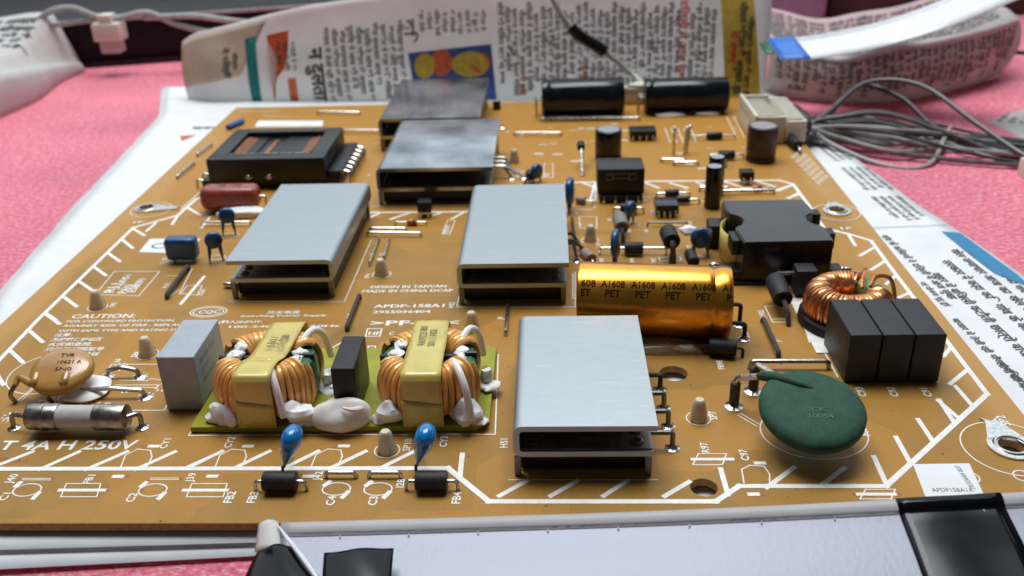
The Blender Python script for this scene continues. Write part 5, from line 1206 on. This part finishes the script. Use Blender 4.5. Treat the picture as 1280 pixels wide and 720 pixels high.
# --- right newspaper parcel, open on top
parcel = empty('newspaper_parcel', (155, 290, -6), 'newspaper wrapped parcel with curved front at the upper right', 'newspaper parcel')
def pfoot(s_):                             # front foot line from left to right
    return Vector((101, 285, 0)).lerp(Vector((215, 306, 0)), s_) + Vector((0, -26 * math.sin(math.pi * s_ ** .8) ** 1.2, 0))
def pfront(s_, h, off=0.0):
    p = pfoot(s_); H = 25 - 5.0 * math.exp(-((s_ - .22) / .14) ** 2) + 2.0 * s_; n = 5.5 * math.sin(math.pi * h) + 3.5 * h + off
    e = max(0, (s_ - .86) / .14)
    return Vector((p.x - e * e * 3 * (1 - h) , p.y - n * (1 - .5 * e), -5 + H * h + e * 2.5 * (1 - h)))
m = MB(); m.grid(pfront, 50, 14); m.build('front_wall', 'pink_bounce_paper', parcel, solid=.3)
def ptop(u, v):
    f = pfront(u, 1.0); bk = Vector((f.x + 8 * v, f.y + 62 * v, f.z + 3 * v * v + 0 - 9 * math.sin(math.pi * v) * (math.sin(math.pi * min(1, u * 1.02)) ** .5 if u > 0 else 0) * .8))
    bk.z += 2.2 * mnoise.noise(Vector((u * 3.3, v * 2.2, 5))) * min(1, v * 4); return bk
m = MB(); m.grid(ptop, 40, 20); m.build('top_sheet', 'newsprint', parcel, solid=.3)
m = MB(); m.grid(lambda u, v: pfront(u, 1.0 - .12 * v, .5 + .3 * (1 - v)), 50, 2); m.build('rim_fold', 'newsprint_fold', parcel, solid=.2)
m = MB(); m.grid(lambda u, v: pfront(1, v) + Vector((3 * math.sin(math.pi * v), 50 * u, 0)) , 10, 8); m.build('end_wall', 'newsprint_fold', parcel, solid=.3)
m = MB(); m.grid(lambda u, v: pfront(0, v) + Vector((-1, 50 * u, 0)), 8, 8); m.build('left_wall', 'newsprint', parcel, solid=.3)
m = MB()
for k in range(34):
    s_ = .02 + k * .0285; p0 = pfront(s_, 1)
    column_text(m, (0, 0, 0), (1, 0, 0), (0, 1, 0), 21, 2.3, rn, bold=.03, fn=lambda p, s_=s_: pfront(min(1, s_ + p.y / 118), max(0, .95 - p.x / 27), .75))
for k in range(14):
    v_ = .18 + k * .055
    column_text(m, (0, 0, 0), (1, 0, 0), (0, 1, 0), 108, 2.4, rn, bold=.03, fn=lambda p, v_=v_: Vector(ptop(min(.99, .02 + p.x / 114), min(1, v_ + p.y / 64))) + Vector((0, 0, .35)), gap=.9)
m.build('printed_text', 'ink_grey', parcel, smooth=False, kind='stuff')

# flat white cable strip lying across it
m = MB(); A_ = P(972, 61, 24); B_ = P(1110, 52, 24); C_ = P(1190, 22, 33); D_ = P(1275, -22, 50)
cl = spline([P(958, 62, 23.5), P(1010, 58, 24.5), P(1080, 45, 26), P(1140, 28, 31), P(1200, 5, 39), P(1290, -34, 52)], 8)
def ribbon(u, v):
    i = v * (len(cl) - 1); k = min(int(i), len(cl) - 2); p = cl[k].lerp(cl[k + 1], i - k); return p + Vector((-2.0, 1, 0)) * 0 + Vector((3, -14 + 28 * u, 2.2 * (u - .5)))
m.grid(ribbon, 4, 40, flip=True); rib = m.build('flat_white_strip', 'white_flex', None, 'glossy white flat strip with blue tape lying across the newspaper parcel', cat='flat strip', solid=.3)
rib.name = 'flat_strip'
m = MB(); m.grid(lambda u, v: Vector(ribbon(u, v * .14)) + Vector((0, 0, .35)), 4, 4, flip=True); m.build('blue_tape', 'blue_tape', rib, solid=.2)
m = MB(); m.grid(lambda u, v: Vector(ribbon(u * .5 + .2, .02 + v * .05)) + Vector((-6, 2, .5)), 3, 3, flip=True); m.build('green_tab', 'green_core', rib, solid=.2)

# --- left newspaper pack
pk = [(-232.5, 250), (-236, 300), (-234, 352), (-262, 430), (-300, 470), (-400, 470), (-400, 235), (-260, 228)]
m = MB()
def pz(x, y): return 5 + 16 * max(0, min(1, (352 - y) / 100)) + 2.5 * mnoise.noise(Vector((x * .03, y * .03, 2))) + max(0, (y - 352) * .11)
bm_v = []; n = 16
def ptopg(u, v):
    y = 240 + 112 * v; xr = -233 - 2.5 * v + 2 * math.sin(y * .09); x = -400 + (xr + 400) * u; dx = xr - x
    k = min(1, dx / 9); k = k * k * (3 - 2 * k)
    z = (14 - 13 * max(0, (v - .25) / .75) ** 1.2) + (2 + 23 * v ** 2.2) * k + 2.0 * mnoise.noise(Vector((x * .05, y * .05, 2))) * k - .12 * max(0, dx - 20) * v
    return (x, y, z)
m.grid(lambda u, v: ptopg(1 - (1 - u) ** 1.8, v), 40, 24); lp = m.build('newspaper_pack', 'newsprint_fold', None, 'crumpled newspaper pack with an orange stripe at the left edge', cat='newspaper', solid=.3)
m = MB(); m.grid(lambda u, v: (ptopg(0.2 + .8 * u, 1)[0], 352 + 1.0 * math.sin(math.pi * v), -5.5 + (ptopg(.2 + .8 * u, 1)[2] + 5.5) * v), 24, 5); m.build('rear_wall', 'newsprint_fold', lp, solid=.2)
m = MB(); m.grid(lambda u, v: (ptopg(1, u)[0] + 1.5 * math.sin(math.pi * v), ptopg(1, u)[1], -5.5 + (ptopg(1, u)[2] + 5.5) * v), 24, 5, flip=True); m.build('side_wall', 'newsprint_fold', lp, solid=.2)
m = MB(); m.grid(lambda u, v: (ptopg(u, 0)[0], 240 - 1.5 * math.sin(math.pi * v), -5.5 + (ptopg(u, 0)[2] + 5.5) * v), 24, 5, flip=False); m.build('front_wall', 'newsprint_fold', lp, solid=.2)
m = MB(); m.grid(lambda u, v: (lambda q_: (q_[0], q_[1], q_[2] + .4))(ptopg(.74 + .25 * u, .12 + .10 * v)), 14, 3); m.build('orange_stripe', 'ink_orange', lp)
m = MB()
for k in range(9):
    column_text(m, (0, 0, 0), (1, 0, 0), (0, 1, 0), 42, 5.0, rn, bold=.03, fn=lambda p, k=k: Vector(ptopg(min(.985, .72 + p.x / 164), min(1, .30 + k * .075 + p.y / 112))) + Vector((0, 0, .4)))
m.build('printed_text', 'ink_grey', lp, smooth=False, kind='stuff')
m = MB(); m.box(-3, 3, -3, 3, -5, -2.5, .5, M=Matrix.Translation((P(45, 118, -4).x, P(45, 118, -4).y, 0))); m.build('dark_pebble', 'grey_dark', None, 'small dark lump at the foot of the left newspaper pack', cat='debris')
bpy.data.objects['dark_pebble'].name = 'debris_lump'

# --- wire harness plugged into the long socket
har = empty('wire_harness', (97, 214, 0), 'bundle of grey wires fanning out to the right from a white plug', 'wire harness')
m = MB(); m.box(90.8, 97.5, 197, 229, 1.2, 8.8, .5)
for k in range(9): m.box(90.9, 96.5, 198.5 + k * 3.3, 200.2 + k * 3.3, 8.9, 9.5, .15)
m.build('plug', 'connector_white', har)
m = MB(); m.blob((98.5, 213, 4.5), (3.2, 14, 4.5), .25, sd=1, flat=.3); m.build('wire_collar', 'wire_dark', har)
rw = random.Random(11)
def harness(i, y0, mids, mt, r=1.0):
    pts = [(97.3, y0, 4.5), (101, y0 + (213 - y0) * .35, 3.6)] + mids; m_ = MB(); m_.tube(spline(pts, 8), r, 8); return m_.build('wire', mt, har)
for i in range(26):
    y0 = 199 + i * 1.12; s_ = (i - 13) / 13; hgt = [6, 3, 10, 2, 5, 1, 8, 4, 9, 0][i % 10] * rw.uniform(.7, 1.1)
    e_y = 192 + 24 * rw.random() - 14 * (i % 3 == 0); mid_y = 211 + s_ * 17 + rw.uniform(-5, 5)
    mt = rw.choice(['wire_grey', 'wire_grey', 'wire_dark', 'wire_light', 'wire_grey'])
    harness(i, y0, [(112, mid_y * .5 + 106, -1 + hgt * .6), (128, mid_y, -4 + hgt), (148, mid_y * .4 + e_y * .6 + rw.uniform(-3, 3), -4 + hgt * .55), (168, e_y, -4.6 + rw.random() * 2), (190, e_y - 6 + rw.uniform(-4, 4), -4.6), (215, e_y - 16, -4.6)], mt, rw.choice((.6, .7, .8)))
harness(0, 205, [(112, 220, 6), (128, 232, 13), (146, 226, 13), (160, 205, 4), (172, 184, -3), (185, 160, -4.5)], 'wire_grey', .9)
harness(0, 203, [(112, 222, 3), (126, 236, 11), (140, 228, 8), (150, 214, 0), (170, 204, -4), (200, 198, -4.5)], 'wire_dark', .9)
harness(0, 201, [(108, 200, -1), (122, 186, -4.2), (136, 184, -4), (148, 202, 0), (152, 208, 2)], 'wire_light', .9)
m = MB(); m.box(162.5, 176, 158, 176, -5.4, 1.5, .6); m.build('wire_plug', 'connector_white', None, 'white plug cut by the right edge of the picture', cat='plug')
o = bpy.data.objects['wire_plug']; o['label'] = 'white plug cut by the right edge of the picture'; o['category'] = 'plug'
# newspaper scrap at right
m = MB(); a_ = [P(*q_) for q_ in ((1238, 137), (1300, 118), (1330, 175), (1285, 160))]; 
m.grid(lambda u, v: tuple((1 - v) * ((1 - u) * Vector((a_[0].x, a_[0].y, -4.9)) + u * Vector((a_[1].x, a_[1].y, -4))) + v * ((1 - u) * Vector((a_[3].x, a_[3].y, -4.9)) + u * Vector((a_[2].x, a_[2].y, -4.5)))), 6, 6)
sp_ = m.build('newspaper_scrap', 'newsprint_fold', None, 'newspaper scrap poking in at the right edge behind the wires', cat='newspaper', solid=.2)
m = MB()
for k in range(5): column_text(m, (a_[0].x + 4 + k * 3.6, a_[0].y - 2 - 1.5 * k, -4.3), (.6, .75, 0), (-.75, .6, 0), 16, 1.9, rn)
m.build('printed_text', 'ink_grey', sp_, smooth=False, kind='stuff')

# --- white wire with black sleeve rising from the small socket
p0 = Vector((46, 257, 7)); pts = [p0, PY(788, 90, 264), PY(752, 62, 266), PY(717, 38, 268), PY(690, -3, 270), PY(670, -60, 272)]
m = MB(); m.tube(spline(pts, 8), 1.15, 8); cw = m.build('sleeved_cable', 'wire_clear', None, 'pale cable with a black sleeve crossing the newspaper bundle', cat='cable')
m = MB(); sp = spline(pts, 8); m.tube(sp[15:26], 2.5, 12); m.build('black_sleeve', 'black_gloss', cw)
m = MB(); m.blob((47, 257, 7.2), (7, 2.4, 1.8), .3, sd=12); m.build('plug', 'connector_white', cw)

# --- background: glossy case, cables, dim objects
m = MB(); m.box(-330, -100, 352, 470, TZ + .2, 20.5, 1.5, M=Matrix.Translation((0, 0, 0)) @ Matrix.Rotation(math.radians(0), 4, 'Z')); 
M_ = Matrix.Translation((-240, 362, 0)) @ Matrix.Rotation(math.radians(15), 4, 'Z') @ Matrix.Translation((240, -362, 0))
m = MB(); m.box(-420, -60, 362, 460, TZ + .2, 21, 1.5, M=M_); dc = m.build('glossy_case', 'dark_case', None, 'glossy black case with blurred reflections painted in its colour at the far left', cat='case')
m = MB(); m.box(-420, -60, 360.2, 361.9, TZ + .2, -.5, .3, M=M_); m.build('bottom_rim', 'tape_black', dc)
m = MB(); m.box(-420, -60, 360.6, 361.9, 18.8, 20.6, .3, M=M_); m.build('top_rim', 'wire_clear', dc)
for k, (pts, lab, mt, r) in enumerate((([(-20, 52, 26), (30, 40, 25), (60, 16, 24), (90, 10, 24), (120, 20, 23), (150, 22, 23), (185, 16, 22), (225, 32, 20), (300, 48, 16)], 'pale cable looping over the glossy case, upper left', 'wire_clear', 1.5),
                                       ([(-20, 66, 20), (35, 40, 22), (80, 30, 22), (110, 26, 22), (135, 26, 22)], 'pale cable ending at the small white connector', 'wire_clear', 1.3),
                                       ([(180, 22, 22), (240, 20, 22), (290, 26, 22), (325, 30, 20), (360, 34, 14)], 'pale cable running behind the newspaper bundle', 'wire_clear', 1.5),
                                       ([(440, 20, 26), (470, 12, 40), (510, -8, 44)], 'thin pale cable above the newspaper bundle', 'wire_clear', 1.0))):
    m = MB(); m.tube(spline([PY(px, py, 352 - (6 if px < 350 else -2)) for px, py, z in pts], 8), r, 8); m.build('loose_cable', mt, None, lab, cat='cable', group='pale cables behind the board')
c_ = PY(135, 30, 344); m = MB(); m.box(c_.x - 7, c_.x + 7, c_.y - 5, c_.y + 5, c_.z - 8, c_.z + 1, 1.2); m.box(c_.x - 3.5, c_.x + 3.5, c_.y - 4, c_.y + 4, c_.z + 1.1, c_.z + 5, 1.0)
cn = m.build('cable_connector', 'connector_white', None, 'small blurred white connector hanging on the cable over the glossy case', cat='connector')
m = MB(); m.box(c_.x - 5, c_.x + 5, c_.y - 4, c_.y + 4, c_.z - 14, c_.z - 8.1, 1.2); m.build('pink_tip', 'pink_bounce_paper', cn)
m = MB(); m.tube(spline([P(1180, 66, -4), P(1245, 66, -4), P(1330, 71, -4)], 8), 1.7, 8); m.build('black_cable', 'tape_black', None, 'straight black cable on the pink foam at the right edge', cat='cable')
def block(x0, x1, y0, y1, h, mt, lab, name, cat, bev=3):
    m = MB(); m.box(x0, x1, y0, y1, TZ + .1, h, bev, 3); o = m.build(name, mt, None, lab, cat=cat, group='dim boxes in the background' if cat == 'box' else None)
    m = MB(); m.box(x0 + 2, x1 - 2, y0 - 1.4, y0 - .1, h * .35, h * .55, .4); m.build('front_groove', 'dark_bench', o); return o
block(-420, -150, 560, 640, 42, 'brown_dark', 'dim brown box in the blur at the far left', 'storage_box', 'box'); block(-130, -40, 470, 560, 40, 'brown_dark', 'dim reddish box behind the newspaper bundle', 'storage_box', 'box')
block(-40, 120, 430, 520, 52, 'grey_dark', 'dim grey box behind the middle of the newspaper bundle', 'storage_box', 'box'); block(122, 168, 432, 462, 45, 'lavender', 'pale violet pouch blurred at the top right', 'pouch', 'pouch', 8)
block(172, 460, 448, 560, 48, 'brown_dark', 'dim dark box at the far right', 'storage_box', 'box')

# --- front: curved silver strip with black tape
def rimz(x): return 1.2 + 7.0 * ((x + 40) / 125) - 1.0 * math.sin(math.pi * max(0, min(1, (x + 40) / 125))) if x > -40 else 1.2
def strip_s(u, v):
    x = -38.5 + 175 * u; z = rimz(x)
    prof = [(-3.6, -3.2), (-3.6, -.8), (-3.75, -.2), (-4.3, .1), (-5.2, .05), (-6.0, -.35), (-6.6, -.9), (-8.0, -1.25), (-14, -2.3), (-30, -6.0)]
    i = v * (len(prof) - 1); k = min(int(i), len(prof) - 2); t = i - k; y = prof[k][0] * (1 - t) + prof[k + 1][0] * t; dz = prof[k][1] * (1 - t) + prof[k + 1][1] * t
    xs = x - (0 if u > .001 else 0) - max(0, (-y - 6)) * .20 * (1 - u) ** 6
    return (xs, y - .010 * max(0, x), z + dz)
m = MB(); m.grid(lambda u, v: strip_s(u, .55 + .45 * v), 80, 16, flip=True)
fs_ = m.build('reflector_strip', 'strip_silver', None, 'curved silvery white strip with black tape pieces across the front edge', cat='reflector strip', solid=.4)
m = MB(); m.grid(lambda u, v: strip_s(u, .68 * v), 80, 16, flip=True); o = m.build('rolled_rim', 'strip_rim', fs_, solid=.3)
m = MB()
for k in range(13):
    u = .06 + k * .065; a_ = Vector(strip_s(u, .69)); m.add([a_ + Vector((-.15, .1, .3)), a_ + Vector((.15, .1, .3)), a_ + Vector((.12, -.35, .25)), a_ + Vector((-.12, -.35, .25))], [(0, 3, 2, 1)])
m.build('notch_mark', 'mark_grey', fs_, smooth=False, kind='stuff')
m = MB(); z_ = 2.1
def q3(px, py, z): return P(px, py, z)
# folded left end
A_, B_, C_, D_ = q3(318, 690, .5), q3(323, 656, 1.2), q3(348, 652, 2.0), q3(352, 690, 3.0)
m.grid(lambda u, v: tuple((1 - v) * ((1 - u) * A_ + u * D_) + v * ((1 - u) * B_ + u * C_) + Vector((0, 0, .8 * math.sin(math.pi * u)))), 6, 6); m.build('folded_end', 'newsprint_fold', fs_, solid=.25)
def tape(pxs, z, name, n=10, bulge=.25):
    a_, b_, c_, d_ = [q3(*q_) for q_ in pxs]; g_ = MB(); g_.grid(lambda u, v: tuple((1 - v) * ((1 - u) * a_ + u * b_) + v * ((1 - u) * d_ + u * c_) + Vector((0, 0, bulge * math.sin(math.pi * u) + .15 * math.sin(9 * u + 3 * v)))), n, n); return g_.build(name, 'tape_black', fs_, solid=.15)
tape(((300, 735, 1.5), (412, 735, 2.6), (368, 683, 3.0), (322, 689, 2.2)), 2, 'black_tape', bulge=.9)
tape(((402, 735, 2.4), (488, 735, 2.4), (492, 684.5, 3.2), (405, 691, 3.0)), 2, 'black_tape', bulge=.3)
m = MB(); m.tube([q3(346, 655, 2.9), q3(360, 674, 3.5), (q3(380, 700, 3.9)), q3(412, 745, 3.6)], [.1, .35, .4, .3], 8); m.build('bright_fold', 'white_flex', fs_)
# right tape runs over the rim and down the face
m = MB(); x0, x1 = P(1122, 617, 8).x, P(1250, 615, 8).x
def tp2(u, v): 
    uu = ((x0 + (x1 - x0) * u + 2.0 * v * 0) + 38.5) / 175; p = Vector(strip_s(uu, .30 + .70 * v)); p += Vector((0, 0, .28 + .05 * math.sin(7 * u))); p.x -= .16 * max(0, -p.y - 4) * 0; return p
m.grid(tp2, 10, 26, flip=True); m.build('black_tape', 'tape_black', fs_, solid=.15)
